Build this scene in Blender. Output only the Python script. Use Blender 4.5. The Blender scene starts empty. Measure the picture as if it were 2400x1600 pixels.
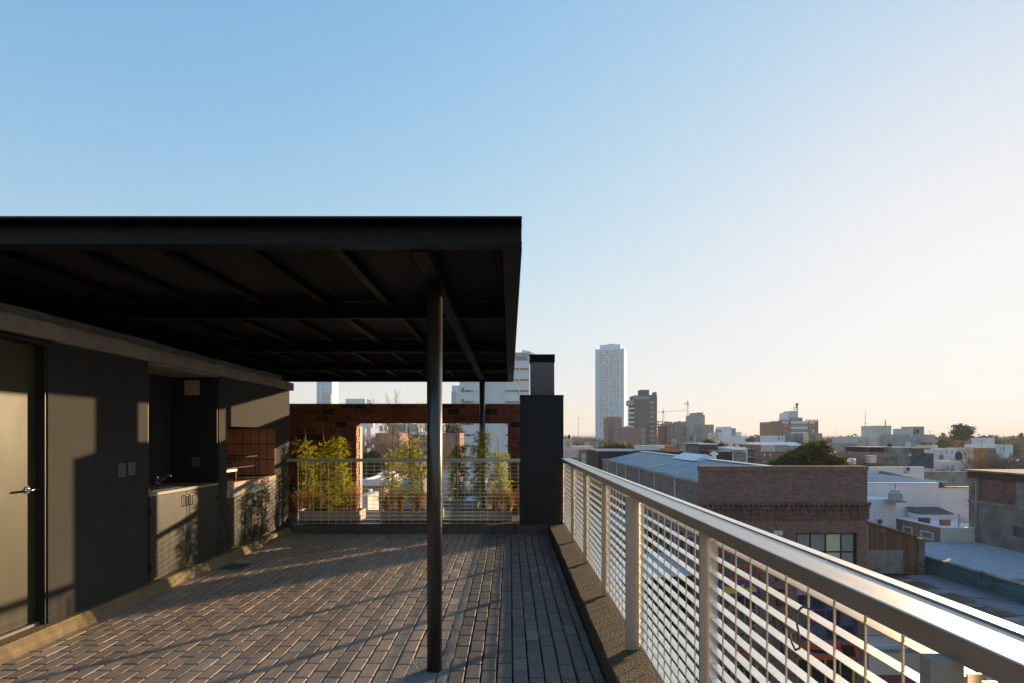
import bpy, math, random
from mathutils import Vector, Matrix

# ------------------------------------------------------------------ camera, world, sun
scene = bpy.context.scene
col = scene.collection
F, CX, HY, H = 1310.0, 1195.0, 1020.0, 1.55      # focal in px of a 2400 px wide picture, vanishing point, eye height
cam_d = bpy.data.cameras.new("camera"); cam = bpy.data.objects.new("camera", cam_d); col.objects.link(cam)
cam.location = (0, 0, H); cam.rotation_euler = (math.radians(90), 0, 0)
cam_d.sensor_width = 36; cam_d.lens = F/2400*36
cam_d.shift_x = (1200-CX)/2400; cam_d.shift_y = (HY-800)/2400
cam_d.clip_start = 0.05; cam_d.clip_end = 60000
scene.camera = cam
SUN_AZ, SUN_EL = math.radians(45), math.radians(7.7)
w = bpy.data.worlds.new("World"); scene.world = w; w.use_nodes = True
nt = w.node_tree; bg = nt.nodes["Background"]
sky = nt.nodes.new("ShaderNodeTexSky"); sky.sky_type = 'NISHITA'; sky.sun_disc = False
sky.sun_elevation = SUN_EL; sky.sun_rotation = SUN_AZ
sky.air_density = 1.2; sky.dust_density = 0.5; sky.ozone_density = 3.0; sky.altitude = 0
def vmath(op, a, b):
    n = nt.nodes.new("ShaderNodeVectorMath"); n.operation = op
    for i, v in enumerate((a, b)):
        if hasattr(v, 'is_output'): nt.links.new(v, n.inputs[i])
        else: n.inputs[i].default_value = v
    return n.outputs[0]
hs = nt.nodes.new("ShaderNodeHueSaturation"); hs.inputs["Saturation"].default_value = 1.08   # film-like shoulder on the sky's own colour
nt.links.new(sky.outputs[0], hs.inputs["Color"])
gm_ = nt.nodes.new('ShaderNodeGamma'); gm_.inputs[1].default_value = 1.35; nt.links.new(hs.outputs[0], gm_.inputs[0])
sk_ = vmath('DIVIDE', gm_.outputs[0], vmath('ADD', gm_.outputs[0], (.95, 1.05, .64)))
nt.links.new(vmath('MULTIPLY', sk_, (3.24, 3.31, 3.28)), bg.inputs[0]); bg.inputs[1].default_value = 0.15
sl = bpy.data.lights.new("sun", 'SUN'); sl.energy = 5.0; sl.angle = math.radians(0.5); sl.color = (1.0, 0.71, 0.41)
so = bpy.data.objects.new("sun", sl); col.objects.link(so)
S = Vector((math.sin(SUN_AZ)*math.cos(SUN_EL), math.cos(SUN_AZ)*math.cos(SUN_EL), math.sin(SUN_EL)))
so.rotation_euler = S.to_track_quat('Z', 'Y').to_euler(); so.location = (20, 20, 30)
scene.view_settings.view_transform = 'Standard'; scene.view_settings.look = 'None'
scene.view_settings.exposure = 1.0; scene.view_settings.gamma = 1
scene.render.resolution_x = 1024; scene.render.resolution_y = 682
scene.render.engine = 'CYCLES'
GZ = -12.7                                     # street level

# ------------------------------------------------------------------ helpers
OFF = {}
def wx(px, Y): return (px-CX)/F*Y
def wz(py, Y): return H+(HY-py)/F*Y
R = random.Random(7)

class MB:
    def __init__(s): s.v = []; s.f = []; s.c = None
    def box(s, x0, x1, y0, y1, z0, z1):
        if x0 > x1: x0, x1 = x1, x0
        if y0 > y1: y0, y1 = y1, y0
        if z0 > z1: z0, z1 = z1, z0
        b = len(s.v)
        s.v += [(x0,y0,z0),(x1,y0,z0),(x1,y1,z0),(x0,y1,z0),(x0,y0,z1),(x1,y0,z1),(x1,y1,z1),(x0,y1,z1)]
        s.f += [tuple(b+i for i in q) for q in ((0,3,2,1),(4,5,6,7),(0,1,5,4),(1,2,6,5),(2,3,7,6),(3,0,4,7))]
        return s
    def pbox(s, px0, px1, py0, py1, Y, d):       # a box by its front rectangle seen at distance Y
        return s.box(wx(px0,Y), wx(px1,Y), Y, Y+d, wz(py1,Y), wz(py0,Y))
    def cham(s, x0, x1, y0, y1, z0, z1, c, tilt=(0,0)):   # box with chamfered top
        b = len(s.v); ax, ay = tilt; mx, my = (x0+x1)/2, (y0+y1)/2
        def T(x,y,z): return (x, y, z+(x-mx)*ax+(y-my)*ay)
        s.v += [(x0,y0,z0),(x1,y0,z0),(x1,y1,z0),(x0,y1,z0),T(x0,y0,z1-c),T(x1,y0,z1-c),T(x1,y1,z1-c),T(x0,y1,z1-c),
                T(x0+c,y0+c,z1),T(x1-c,y0+c,z1),T(x1-c,y1-c,z1),T(x0+c,y1-c,z1)]
        s.f += [tuple(b+i for i in q) for q in ((0,1,5,4),(1,2,6,5),(2,3,7,6),(3,0,4,7),(4,5,9,8),(5,6,10,9),(6,7,11,10),(7,4,8,11),(8,9,10,11))]
        return s
    def poly(s, pts, a, b, axis='y'):            # extrude a 2-D outline between a and b along an axis
        n = len(pts); k = len(s.v)
        def P(p, t):
            return {'y': (p[0], t, p[1]), 'x': (t, p[0], p[1]), 'z': (p[0], p[1], t)}[axis]
        s.v += [P(p,a) for p in pts]+[P(p,b) for p in pts]
        s.f += [tuple(range(k, k+n)), tuple(range(k+2*n-1, k+n-1, -1))]
        s.f += [(k+i, k+n+i, k+n+(i+1)%n, k+(i+1)%n) for i in range(n)]
        return s
    def tube(s, p0, p1, r0, r1=None, n=8, caps=True):
        p0, p1 = Vector(p0), Vector(p1); r1 = r0 if r1 is None else r1
        d = (p1-p0)
        if d.length < 1e-6: return s
        d.normalize(); u = d.orthogonal().normalized(); v = d.cross(u); k = len(s.v)
        for p, r in ((p0,r0),(p1,r1)):
            for i in range(n):
                a = 2*math.pi*i/n; s.v.append(tuple(p+u*(math.cos(a)*r)+v*(math.sin(a)*r)))
        s.f += [(k+i, k+(i+1)%n, k+n+(i+1)%n, k+n+i) for i in range(n)]
        if caps: s.f += [tuple(range(k+n-1, k-1, -1)), tuple(range(k+n, k+2*n))]
        return s
    def path(s, pts, r, n=6):
        for a, b in zip(pts, pts[1:]): s.tube(a, b, r, r, n)
        return s
    def lathe(s, cx, cy, prof, n=20):            # prof: list of (r, z)
        k = len(s.v)
        for r, z in prof:
            for i in range(n):
                a = 2*math.pi*i/n; s.v.append((cx+r*math.cos(a), cy+r*math.sin(a), z))
        m = len(prof)
        for j in range(m-1):
            s.f += [(k+j*n+i, k+j*n+(i+1)%n, k+(j+1)*n+(i+1)%n, k+(j+1)*n+i) for i in range(n)]
        s.f += [tuple(range(k+n-1, k-1, -1)), tuple(range(k+(m-1)*n, k+m*n))]
        return s
    def wall(s, a0, a1, z0, z1, t0, t1, holes, axis='y'):  # slab with rectangular holes; plane at t0..t1
        us = sorted({a0, a1, *[h[0] for h in holes], *[h[1] for h in holes]}); us = [u for u in us if a0 <= u <= a1]
        zs = sorted({z0, z1, *[h[2] for h in holes], *[h[3] for h in holes]}); zs = [z for z in zs if z0 <= z <= z1]
        def solid(i, j):
            if i < 0 or j < 0 or i >= len(us)-1 or j >= len(zs)-1: return False
            cu, cz = (us[i]+us[i+1])/2, (zs[j]+zs[j+1])/2
            return not any(h[0] < cu < h[1] and h[2] < cz < h[3] for h in holes)
        def P(u, t, z): return (u, t, z) if axis == 'y' else (t, u, z)
        def q(*p):
            k = len(s.v); s.v += list(p); s.f.append((k, k+1, k+2, k+3))
        for i in range(len(us)-1):
            for j in range(len(zs)-1):
                if not solid(i, j): continue
                u0, u1, c0, c1 = us[i], us[i+1], zs[j], zs[j+1]
                q(P(u0,t0,c0), P(u1,t0,c0), P(u1,t0,c1), P(u0,t0,c1)); q(P(u1,t1,c0), P(u0,t1,c0), P(u0,t1,c1), P(u1,t1,c1))
                if not solid(i-1, j): q(P(u0,t1,c0), P(u0,t0,c0), P(u0,t0,c1), P(u0,t1,c1))
                if not solid(i+1, j): q(P(u1,t0,c0), P(u1,t1,c0), P(u1,t1,c1), P(u1,t0,c1))
                if not solid(i, j-1): q(P(u0,t1,c0), P(u1,t1,c0), P(u1,t0,c0), P(u0,t0,c0))
                if not solid(i, j+1): q(P(u0,t0,c1), P(u1,t0,c1), P(u1,t1,c1), P(u0,t1,c1))
        return s
    def leaf(s, p, d, L, wd, up=None):           # a narrow pointed blade
        d = Vector(d).normalized(); side = d.cross(Vector((R.uniform(-1,1), R.uniform(-1,1), R.uniform(-1,1))))
        if side.length < 1e-4: return
        side.normalize(); p = Vector(p); k = len(s.v)
        s.v += [tuple(p), tuple(p+d*L*.4+side*wd/2), tuple(p+d*L), tuple(p+d*L*.4-side*wd/2)]
        s.f.append((k, k+1, k+2, k+3))
    def build(s, name, mat, parent=None, smooth=False, bevel=0):
        me = bpy.data.meshes.new(name)
        off = OFF.get(parent.name, Vector((0,0,0))) if parent else Vector((0,0,0))
        me.from_pydata([(a-off.x, b-off.y, c-off.z) for a, b, c in s.v], [], s.f)
        me.materials.append(mat); me.update()
        if smooth:
            for p in me.polygons: p.use_smooth = len(p.vertices) <= 4
        o = bpy.data.objects.new(name, me); col.objects.link(o)
        if parent: o.parent = parent; OFF[o.name] = off
        if bevel:
            m = o.modifiers.new("bevel", 'BEVEL'); m.width = bevel; m.segments = 2; m.limit_method = 'ANGLE'
        return o

def tag(o, label=None, cat=None, group=None, kind=None):
    if label: o['label'] = label
    if cat: o['category'] = cat
    if group: o['group'] = group
    if kind: o['kind'] = kind
    return o
def thing(name, loc, label, cat, group=None):
    o = bpy.data.objects.new(name, None); o.empty_display_size = 0.2; col.objects.link(o)
    o.location = loc; OFF[o.name] = Vector(loc); return tag(o, label, cat, group)
def copy_tree(o, parent=None):
    c = o.copy(); col.objects.link(c); c.parent = parent
    for ch in list(o.children): copy_tree(ch, c)
    return c

# ------------------------------------------------------------------ materials
def new_mat(name):
    m = bpy.data.materials.new(name); m.use_nodes = True
    return m, m.node_tree, m.node_tree.nodes["Principled BSDF"]
def M(name, c, rough=.75, metal=0, var=.18, scale=2.0, bump=0, bscale=60, c2=None, detail=6, stain=None, spec=.5, stretch=None, rvar=0):
    m, t, b = new_mat(name); N, Lk = t.nodes, t.links
    tc = N.new("ShaderNodeTexCoord"); mp = N.new("ShaderNodeMapping"); Lk.new(tc.outputs["Object"], mp.inputs[0])
    if stretch: mp.inputs["Scale"].default_value = stretch
    n = N.new("ShaderNodeTexNoise"); n.inputs["Scale"].default_value = scale; n.inputs["Detail"].default_value = detail
    n.inputs["Roughness"].default_value = .62
    Lk.new(mp.outputs[0], n.inputs["Vector"])
    r = N.new("ShaderNodeValToRGB"); r.color_ramp.elements[0].position = .3; r.color_ramp.elements[1].position = .7
    a = [x*(1-var) for x in c]; d = [min(1, x*(1+var)) for x in c] if c2 is None else c2
    r.color_ramp.elements[0].color = (*a, 1); r.color_ramp.elements[1].color = (*d, 1)
    Lk.new(n.outputs[0], r.inputs[0]); out = r.outputs[0]
    if stain:
        n2 = N.new("ShaderNodeTexNoise"); n2.inputs["Scale"].default_value = stain[1]; n2.inputs["Detail"].default_value = 8
        Lk.new(tc.outputs["Object"], n2.inputs["Vector"])
        r2 = N.new("ShaderNodeValToRGB"); r2.color_ramp.elements[0].position = stain[2]; r2.color_ramp.elements[1].position = stain[2]+.14
        Lk.new(n2.outputs[0], r2.inputs[0])
        mx = N.new("ShaderNodeMix"); mx.data_type = 'RGBA'; Lk.new(r2.outputs[0], mx.inputs[0])
        Lk.new(out, mx.inputs[6]); mx.inputs[7].default_value = (*stain[0], 1); out = mx.outputs[2]
    Lk.new(out, b.inputs["Base Color"])
    b.inputs["Roughness"].default_value = rough; b.inputs["Metallic"].default_value = metal
    if rvar:
        n4 = N.new("ShaderNodeTexNoise"); n4.inputs["Scale"].default_value = scale*2.3; n4.inputs["Detail"].default_value = 7
        Lk.new(mp.outputs[0], n4.inputs["Vector"]); mr = N.new("ShaderNodeMapRange"); Lk.new(n4.outputs[0], mr.inputs[0])
        mr.inputs[1].default_value = .3; mr.inputs[2].default_value = .7; mr.inputs[3].default_value = rough-rvar; mr.inputs[4].default_value = rough+rvar
        Lk.new(mr.outputs[0], b.inputs["Roughness"])
    b.inputs["Specular IOR Level"].default_value = spec
    if bump:
        n3 = N.new("ShaderNodeTexNoise"); n3.inputs["Scale"].default_value = bscale; n3.inputs["Detail"].default_value = 5
        Lk.new(tc.outputs["Object"], n3.inputs["Vector"])
        bp = N.new("ShaderNodeBump"); bp.inputs["Strength"].default_value = bump; bp.inputs["Distance"].default_value = 1.5/bscale
        Lk.new(n3.outputs[0], bp.inputs["Height"]); Lk.new(bp.outputs[0], b.inputs["Normal"])
    return m
def brick(name, c1, c2, mortar, bw, bh, ms, bump=.6, patch=None, pscale=.6, soldier=False, dark=None):
    m, t, b = new_mat(name); N, Lk = t.nodes, t.links
    tc = N.new("ShaderNodeTexCoord"); sp = N.new("ShaderNodeSeparateXYZ"); Lk.new(tc.outputs["Object"], sp.inputs[0])
    ad = N.new("ShaderNodeMath"); Lk.new(sp.outputs[0], ad.inputs[0]); Lk.new(sp.outputs[1], ad.inputs[1])
    cb = N.new("ShaderNodeCombineXYZ")
    if soldier: Lk.new(ad.outputs[0], cb.inputs[1]); Lk.new(sp.outputs[2], cb.inputs[0])
    else: Lk.new(ad.outputs[0], cb.inputs[0]); Lk.new(sp.outputs[2], cb.inputs[1])
    nz = N.new("ShaderNodeTexNoise"); nz.inputs["Scale"].default_value = 1.5; Lk.new(tc.outputs["Object"], nz.inputs["Vector"])
    vm = N.new("ShaderNodeVectorMath"); vm.operation = 'MULTIPLY_ADD'; Lk.new(nz.outputs["Color"], vm.inputs[0])
    vm.inputs[1].default_value = (bh*.10, bh*.05, 0); Lk.new(cb.outputs[0], vm.inputs[2])
    bt = N.new("ShaderNodeTexBrick"); Lk.new(vm.outputs[0], bt.inputs["Vector"])
    bt.inputs["Scale"].default_value = 1; bt.inputs["Brick Width"].default_value = bw; bt.inputs["Row Height"].default_value = bh
    bt.inputs["Mortar Size"].default_value = ms; bt.inputs["Mortar Smooth"].default_value = .25; bt.inputs["Bias"].default_value = 0
    bt.inputs["Color1"].default_value = (0,0,0,1); bt.inputs["Color2"].default_value = (1,1,1,1); bt.inputs["Mortar"].default_value = (.5,.5,.5,1)
    r = N.new("ShaderNodeValToRGB"); e = r.color_ramp.elements
    e[0].position = 0; e[0].color = (*c1, 1); e[1].position = .8; e[1].color = (*c2, 1)
    if dark:
        x = e.new(.10); x.color = (*dark, 1); e[0].color = (*dark, 1); x = e.new(.16); x.color = (*c1, 1)
    Lk.new(bt.outputs["Color"], r.inputs[0])
    n = N.new("ShaderNodeTexNoise"); n.inputs["Scale"].default_value = 14; n.inputs["Detail"].default_value = 7; Lk.new(tc.outputs["Object"], n.inputs["Vector"])
    r1 = N.new("ShaderNodeValToRGB"); r1.color_ramp.elements[0].color = (.6,.6,.6,1); r1.color_ramp.elements[1].color = (1.3,1.3,1.3,1)
    r1.color_ramp.elements[0].position = .3; r1.color_ramp.elements[1].position = .7; Lk.new(n.outputs[0], r1.inputs[0])
    mu = N.new("ShaderNodeMix"); mu.data_type = 'RGBA'; mu.blend_type = 'MULTIPLY'; mu.inputs[0].default_value = 1
    Lk.new(r.outputs[0], mu.inputs[6]); Lk.new(r1.outputs[0], mu.inputs[7])
    mx = N.new("ShaderNodeMix"); mx.data_type = 'RGBA'; Lk.new(bt.outputs["Fac"], mx.inputs[0]); Lk.new(mu.outputs[2], mx.inputs[6]); mx.inputs[7].default_value = (*mortar, 1)
    out = mx.outputs[2]
    if patch:
        n2 = N.new("ShaderNodeTexNoise"); n2.inputs["Scale"].default_value = pscale; n2.inputs["Detail"].default_value = 9; n2.inputs["Roughness"].default_value = .65
        Lk.new(tc.outputs["Object"], n2.inputs["Vector"])
        r2 = N.new("ShaderNodeValToRGB"); r2.color_ramp.elements[0].position = .5; r2.color_ramp.elements[1].position = .66; Lk.new(n2.outputs[0], r2.inputs[0])
        sc = N.new("ShaderNodeMath"); sc.operation = 'MULTIPLY'; sc.inputs[1].default_value = .75; Lk.new(r2.outputs[0], sc.inputs[0])
        m2 = N.new("ShaderNodeMix"); m2.data_type = 'RGBA'; Lk.new(sc.outputs[0], m2.inputs[0]); Lk.new(out, m2.inputs[6]); m2.inputs[7].default_value = (*patch, 1); out = m2.outputs[2]
    Lk.new(out, b.inputs["Base Color"]); b.inputs["Roughness"].default_value = .88; b.inputs["Specular IOR Level"].default_value = .25
    iv = N.new("ShaderNodeMath"); iv.operation = 'SUBTRACT'; iv.inputs[0].default_value = 1; Lk.new(bt.outputs["Fac"], iv.inputs[1])
    a2 = N.new("ShaderNodeMath"); a2.operation = 'MULTIPLY_ADD'; a2.inputs[1].default_value = .5; Lk.new(n.outputs[0], a2.inputs[0]); Lk.new(iv.outputs[0], a2.inputs[2])
    bp = N.new("ShaderNodeBump"); bp.inputs["Strength"].default_value = bump; bp.inputs["Distance"].default_value = .01
    Lk.new(a2.outputs[0], bp.inputs["Height"]); Lk.new(bp.outputs[0], b.inputs["Normal"])
    return m
def leafmat(name, c, c2, tr=.5, scale=6):
    m = M(name, c, rough=.6, var=.3, scale=scale, c2=c2, spec=.3); t = m.node_tree; N, Lk = t.nodes, t.links
    b = N["Principled BSDF"]; src = b.inputs["Base Color"].links[0].from_socket
    tl = N.new("ShaderNodeBsdfTranslucent"); ms = N.new("ShaderNodeMixShader"); ms.inputs[0].default_value = tr
    g = N.new("ShaderNodeMix"); g.data_type = 'RGBA'; g.blend_type = 'MULTIPLY'; g.inputs[0].default_value = 1; g.inputs[7].default_value = (1.6,1.5,.5,1)
    Lk.new(src, g.inputs[6]); Lk.new(g.outputs[2], tl.inputs[0])
    Lk.new(b.outputs[0], ms.inputs[1]); Lk.new(tl.outputs[0], ms.inputs[2]); Lk.new(ms.outputs[0], N["Material Output"].inputs[0])
    return m
def attrmat(name, rough, bump, bscale, spots=(.34,.33,.31)):     # paver material: colour per paver from a vertex attribute, plus grain
    m, t, b = new_mat(name); N, Lk = t.nodes, t.links
    at = N.new("ShaderNodeAttribute"); at.attribute_name = "tint"
    tc = N.new("ShaderNodeTexCoord")
    n = N.new("ShaderNodeTexNoise"); n.inputs["Scale"].default_value = 180; n.inputs["Detail"].default_value = 4; Lk.new(tc.outputs["Object"], n.inputs["Vector"])
    r1 = N.new("ShaderNodeValToRGB"); r1.color_ramp.elements[0].color = (.72,.72,.72,1); r1.color_ramp.elements[1].color = (1.22,1.22,1.22,1)
    r1.color_ramp.elements[0].position = .35; r1.color_ramp.elements[1].position = .65; Lk.new(n.outputs[0], r1.inputs[0])
    mu = N.new("ShaderNodeMix"); mu.data_type = 'RGBA'; mu.blend_type = 'MULTIPLY'; mu.inputs[0].default_value = 1
    Lk.new(at.outputs["Color"], mu.inputs[6]); Lk.new(r1.outputs[0], mu.inputs[7])
    n2 = N.new("ShaderNodeTexNoise"); n2.inputs["Scale"].default_value = 3.2; n2.inputs["Detail"].default_value = 10; n2.inputs["Roughness"].default_value = .75; Lk.new(tc.outputs["Object"], n2.inputs["Vector"])
    r2 = N.new("ShaderNodeValToRGB"); r2.color_ramp.elements[0].position = .58; r2.color_ramp.elements[1].position = .74; Lk.new(n2.outputs[0], r2.inputs[0])
    mx = N.new("ShaderNodeMix"); mx.data_type = 'RGBA'; Lk.new(r2.outputs[0], mx.inputs[0]); Lk.new(mu.outputs[2], mx.inputs[6]); mx.inputs[7].default_value = (*spots, 1)
    Lk.new(mx.outputs[2], b.inputs["Base Color"]); b.inputs["Roughness"].default_value = rough
    bp = N.new("ShaderNodeBump"); bp.inputs["Strength"].default_value = bump; bp.inputs["Distance"].default_value = .004
    Lk.new(n.outputs[0], bp.inputs["Height"]); Lk.new(bp.outputs[0], b.inputs["Normal"])
    return m
def glassmat(name, c=(.03,.035,.04), rough=.08):
    return M(name, c, rough=rough, var=.1, spec=.8)

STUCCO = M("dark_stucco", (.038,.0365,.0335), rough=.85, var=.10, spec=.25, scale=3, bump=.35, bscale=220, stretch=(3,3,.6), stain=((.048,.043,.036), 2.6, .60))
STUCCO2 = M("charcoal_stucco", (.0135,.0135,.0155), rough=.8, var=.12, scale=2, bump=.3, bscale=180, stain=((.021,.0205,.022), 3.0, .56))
BLACKST = M("black_painted_steel", (.0062,.0048,.0045), spec=.16, rough=.42, var=.2, scale=4, bump=.05, bscale=60)
COLST = M("glossy_black_column_paint", (.034,.026,.018), rough=.33, var=.25, scale=6, spec=.7)
BEAMST = M("black_beam_steel", (.0032,.0028,.003), spec=.15, rough=.5, var=.2, scale=5)
DOORST = M("olive_steel_door", (.043,.040,.019), rough=.5, spec=.3, var=.14, scale=1.2, rvar=.05, stretch=(1,1,.35))
CABST = M("dark_cabinet_steel", (.028,.0275,.019), rough=.45, spec=.35, rvar=.06, var=.12, scale=2)
CONC = M("slab_concrete", (.30,.265,.225), rough=.85, var=.22, scale=3.5, bump=.5, bscale=40, stain=((.10,.085,.07), 2.2, .60))
CONCG = M("grey_screed", (.22,.215,.20), rough=.85, var=.25, scale=5, bump=.5, bscale=50, stain=((.12,.115,.11), 3, .58))
KERB = M("kerb_render", (.20,.145,.075), rough=.85, var=.3, scale=5, bump=.35, bscale=60, stain=((.30,.25,.16), 4, .62))
PARA = M("parapet_roughcast", (.105,.080,.048), rough=.9, var=.2, scale=6, bump=1.0, bscale=70)
GALV = M("galvanised_steel", (.92,.82,.70), rough=.34, metal=1, var=.10, scale=12, bump=.04, bscale=200)
RAILTOP = M("satin_steel_handrail", (.50,.475,.44), rough=.43, metal=1, var=.04, scale=5, rvar=.07)
GALVP = M("grey_rail_paint", (.33,.30,.26), rough=.42, metal=.15, var=.08, scale=10)
PAVER = attrmat("concrete_paver", .62, .5, 180)
SAND = M("joint_sand", (.035,.03,.026), rough=.95, var=.3, scale=30)
BRICKB = brick("hollow_block_brick", (.15,.042,.024), (.27,.085,.045), (.15,.12,.10), .232, .118, .007, .9, dark=(.035,.028,.028))
JAMB = M("orange_clay_brick_ends", (.42,.17,.085), rough=.85, var=.3, scale=9, bump=.5, bscale=60, c2=(.60,.36,.22))
TILE = M("terracotta_tile", (.62,.25,.12), rough=.45, var=.25, scale=4)
TILEP = M("pale_pink_tile", (.42,.24,.17), rough=.5, var=.2, scale=9)
CHROME = M("chrome", (.75,.75,.76), rough=.12, metal=1, var=.03)
GRANITE = M("counter_stone", (.24,.22,.185), rough=.5, var=.3, scale=60)
WHITEP = M("white_plastic_cover", (.40,.31,.26), rough=.5, var=.05)
PLATE = M("grey_switch_plate", (.10,.10,.09), rough=.5, var=.05)
IRON = M("rusty_iron", (.075,.045,.028), rough=.7, metal=.4, var=.4, scale=30)
PLANTER = M("planter_fibre_cement", (.46,.41,.34), rough=.85, var=.15, scale=6, bump=.2)
SOIL = M("dark_soil", (.035,.025,.018), rough=.95, var=.3, scale=40)
BAMLEAF = leafmat("bamboo_leaf", (.12,.18,.02), (.42,.40,.03), .62, 7)
BAMSTEM = M("bamboo_cane", (.30,.22,.11), rough=.6, var=.35, scale=12)
STRAW = leafmat("straw_grass", (.42,.26,.06), (.62,.44,.15), .5, 8)
EVER = leafmat("evergreen_foliage", (.022,.045,.012), (.12,.13,.025), .35, .8)
EVERF = leafmat("far_evergreen_foliage", (.035,.05,.025), (.07,.085,.035), .2, .3)
BARK = M("bare_bark", (.22,.165,.12), rough=.9, var=.35, scale=3)
TWIG = M("russet_twigs", (.28,.155,.09), rough=.9, var=.35, scale=.8)
ASPH = M("asphalt", (.06,.055,.058), rough=.9, var=.2, scale=.6)
PAVE = M("pavement_slabs", (.24,.23,.21), rough=.9, var=.15, scale=1.5)
GROUND = M("city_ground", (.06,.06,.045), rough=1, var=.5, scale=.02, c2=(.11,.10,.07), detail=10)
FBRICK = brick("old_facade_brick", (.20,.08,.052), (.31,.155,.11), (.24,.20,.17), .26, .078, .011, .8, patch=(.20,.13,.10), pscale=1.3)
SOLD = brick("soldier_brick", (.21,.082,.055), (.32,.15,.11), (.22,.19,.165), .26, .078, .011, .8, soldier=True)
CORNB = brick("cornice_brick", (.175,.075,.05), (.26,.125,.09), (.16,.13,.11), .26, .078, .011, .8, patch=(.07,.055,.045), pscale=1.5)
SBRICK = brick("grey_side_brick", (.14,.085,.065), (.28,.195,.155), (.19,.155,.135), .30, .12, .02, 1, patch=(.25,.21,.19), pscale=1.3)
DBRICK = brick("dark_wall_brick", (.035,.028,.025), (.085,.062,.05), (.05,.045,.04), .28, .09, .012, .8, patch=(.10,.085,.075), pscale=.5)
ZINC = M("blue_grey_zinc", (.21,.255,.30), rough=.5, metal=.15, var=.14, scale=1.1, c2=(.33,.37,.40), stretch=(.08,1,1), stain=((.20,.19,.18), .8, .66))
ZINCW = M("white_roof_sheet", (.62,.66,.70), rough=.5, var=.1, scale=.6)
RUST = M("rusted_corrugated_iron", (.15,.065,.032), rough=.85, var=.3, scale=2.2, c2=(.24,.13,.08), stain=((.33,.26,.22), .9, .58), stretch=(2.5,2.5,.10))
RUSTR = M("rust_patched_roof", (.10,.07,.058), rough=.85, var=.4, scale=1.4, c2=(.22,.18,.165), stain=((.14,.055,.035), .9, .46))
GRITR = M("pale_membrane_roof", (.37,.385,.42), rough=.9, var=.12, scale=1.3, stain=((.20,.20,.20), 3.5, .60), bump=.4, bscale=6)
WHITEW = M("white_lime_wall", (.74,.70,.70), rough=.85, var=.06, scale=.7, stain=((.34,.34,.36), 1.1, .66))
WHITEB = M("white_apartment_wall", (.78,.76,.76), rough=.8, var=.04, scale=.1)
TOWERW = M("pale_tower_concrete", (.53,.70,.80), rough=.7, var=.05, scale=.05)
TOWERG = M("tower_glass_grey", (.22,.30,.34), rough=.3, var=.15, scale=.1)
GREYC = M("grey_render", (.38,.365,.34), rough=.85, var=.15, scale=.4, stain=((.18,.175,.165), .5, .6))
GREYD = M("dark_grey_render", (.10,.108,.115), rough=.8, var=.08, scale=.2)
OLDC = M("weathered_concrete", (.26,.23,.20), rough=.92, var=.35, scale=.7, c2=(.38,.34,.29), stain=((.12,.10,.085), .8, .56), bump=.5, bscale=5)
CREAM = M("peach_render", (.66,.50,.40), rough=.85, var=.08, scale=.5)
CREAMW = M("cream_render", (.62,.55,.47), rough=.85, var=.10, scale=.6, stain=((.34,.31,.27), 1.5, .62))
BRN = M("brown_brick_flat", (.29,.165,.13), rough=.9, var=.12, scale=1.2)
BRNG = M("greyish_brown_brick", (.29,.19,.155), rough=.9, var=.12, scale=.6)
TAN = M("tan_block_wall", (.38,.31,.25), rough=.9, var=.15, scale=.5)
REDP = M("brick_red_panel", (.20,.055,.04), rough=.8, var=.08, scale=1)
ORNG = M("orange_paint", (.55,.20,.07), rough=.7, var=.1)
OCHRE = M("ochre_panel", (.48,.26,.06), rough=.7, var=.08)
BLUEW = M("blue_painted_brick", (.06,.12,.135), rough=.85, var=.5, scale=1.6, c2=(.09,.22,.25), bump=.6, bscale=9, stretch=(.5,.5,4))
BLUEG = M("blue_grey_cladding", (.13,.165,.19), rough=.7, var=.06)
TANKG = M("fibre_cement_tank", (.36,.37,.36), rough=.8, var=.12, scale=3)
TANKK = M("black_plastic_tank", (.018,.018,.02), rough=.4, var=.1)
GLASS = glassmat("window_glass")
GLASSL = glassmat("pale_window_glass", (.20,.24,.27), .15)
SHUT = M("white_shutter", (.62,.66,.72), rough=.6, var=.03)
BLIND = M("beige_roller_blind", (.27,.25,.20), rough=.6, var=.06)
BLIND_SUNLIT = M("blind_painted_sunlit", (.62,.54,.33), rough=.6, var=.04)  # paler version of the beige blind, with sunlight painted into its colour
FRAMEK = M("black_window_frame", (.02,.018,.016), rough=.4, var=.1)
WHITEF = M("white_frame", (.6,.6,.6), rough=.6, var=.05)
TEAL = M("teal_glazing", (.10,.22,.20), rough=.3, var=.2)
P_RED = M("red_paint", (.62,.075,.025), rough=.55, var=.1); P_PUR = M("purple_paint", (.09,.05,.19), rough=.6, var=.1)
P_YEL = M("yellow_paint", (.70,.47,.03), rough=.55, var=.1); P_PIN = M("pink_paint", (.46,.20,.34), rough=.6, var=.1)
P_BLK = M("black_paint", (.012,.011,.012), rough=.5, var=.1)
RUSTL = M("rusted_steel_letters", (.065,.025,.018), rough=.8, var=.3, scale=6)
WIRE = M("black_cable", (.02,.02,.02), rough=.6, var=.1)

# ------------------------------------------------------------------ ground, road
g = MB(); NR = 14000
g.v += [(-NR,-NR,GZ),(NR,-NR,GZ),(NR,NR,GZ),(-NR,NR,GZ)]; g.f.append((0,1,2,3))
tag(g.build('ground', GROUND), kind='structure')
g = MB().box(-60, 160, 14.5, 25.4, GZ-.3, GZ+.004); tag(g.build('road', ASPH), kind='structure')
for i, (y0, y1) in enumerate(((25.4, 28.9), (11.3, 14.5))):
    g = MB().box(-60, 160, y0, y1, GZ-.3, GZ+.13); tag(g.build('pavement', PAVE), kind='structure')

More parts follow.
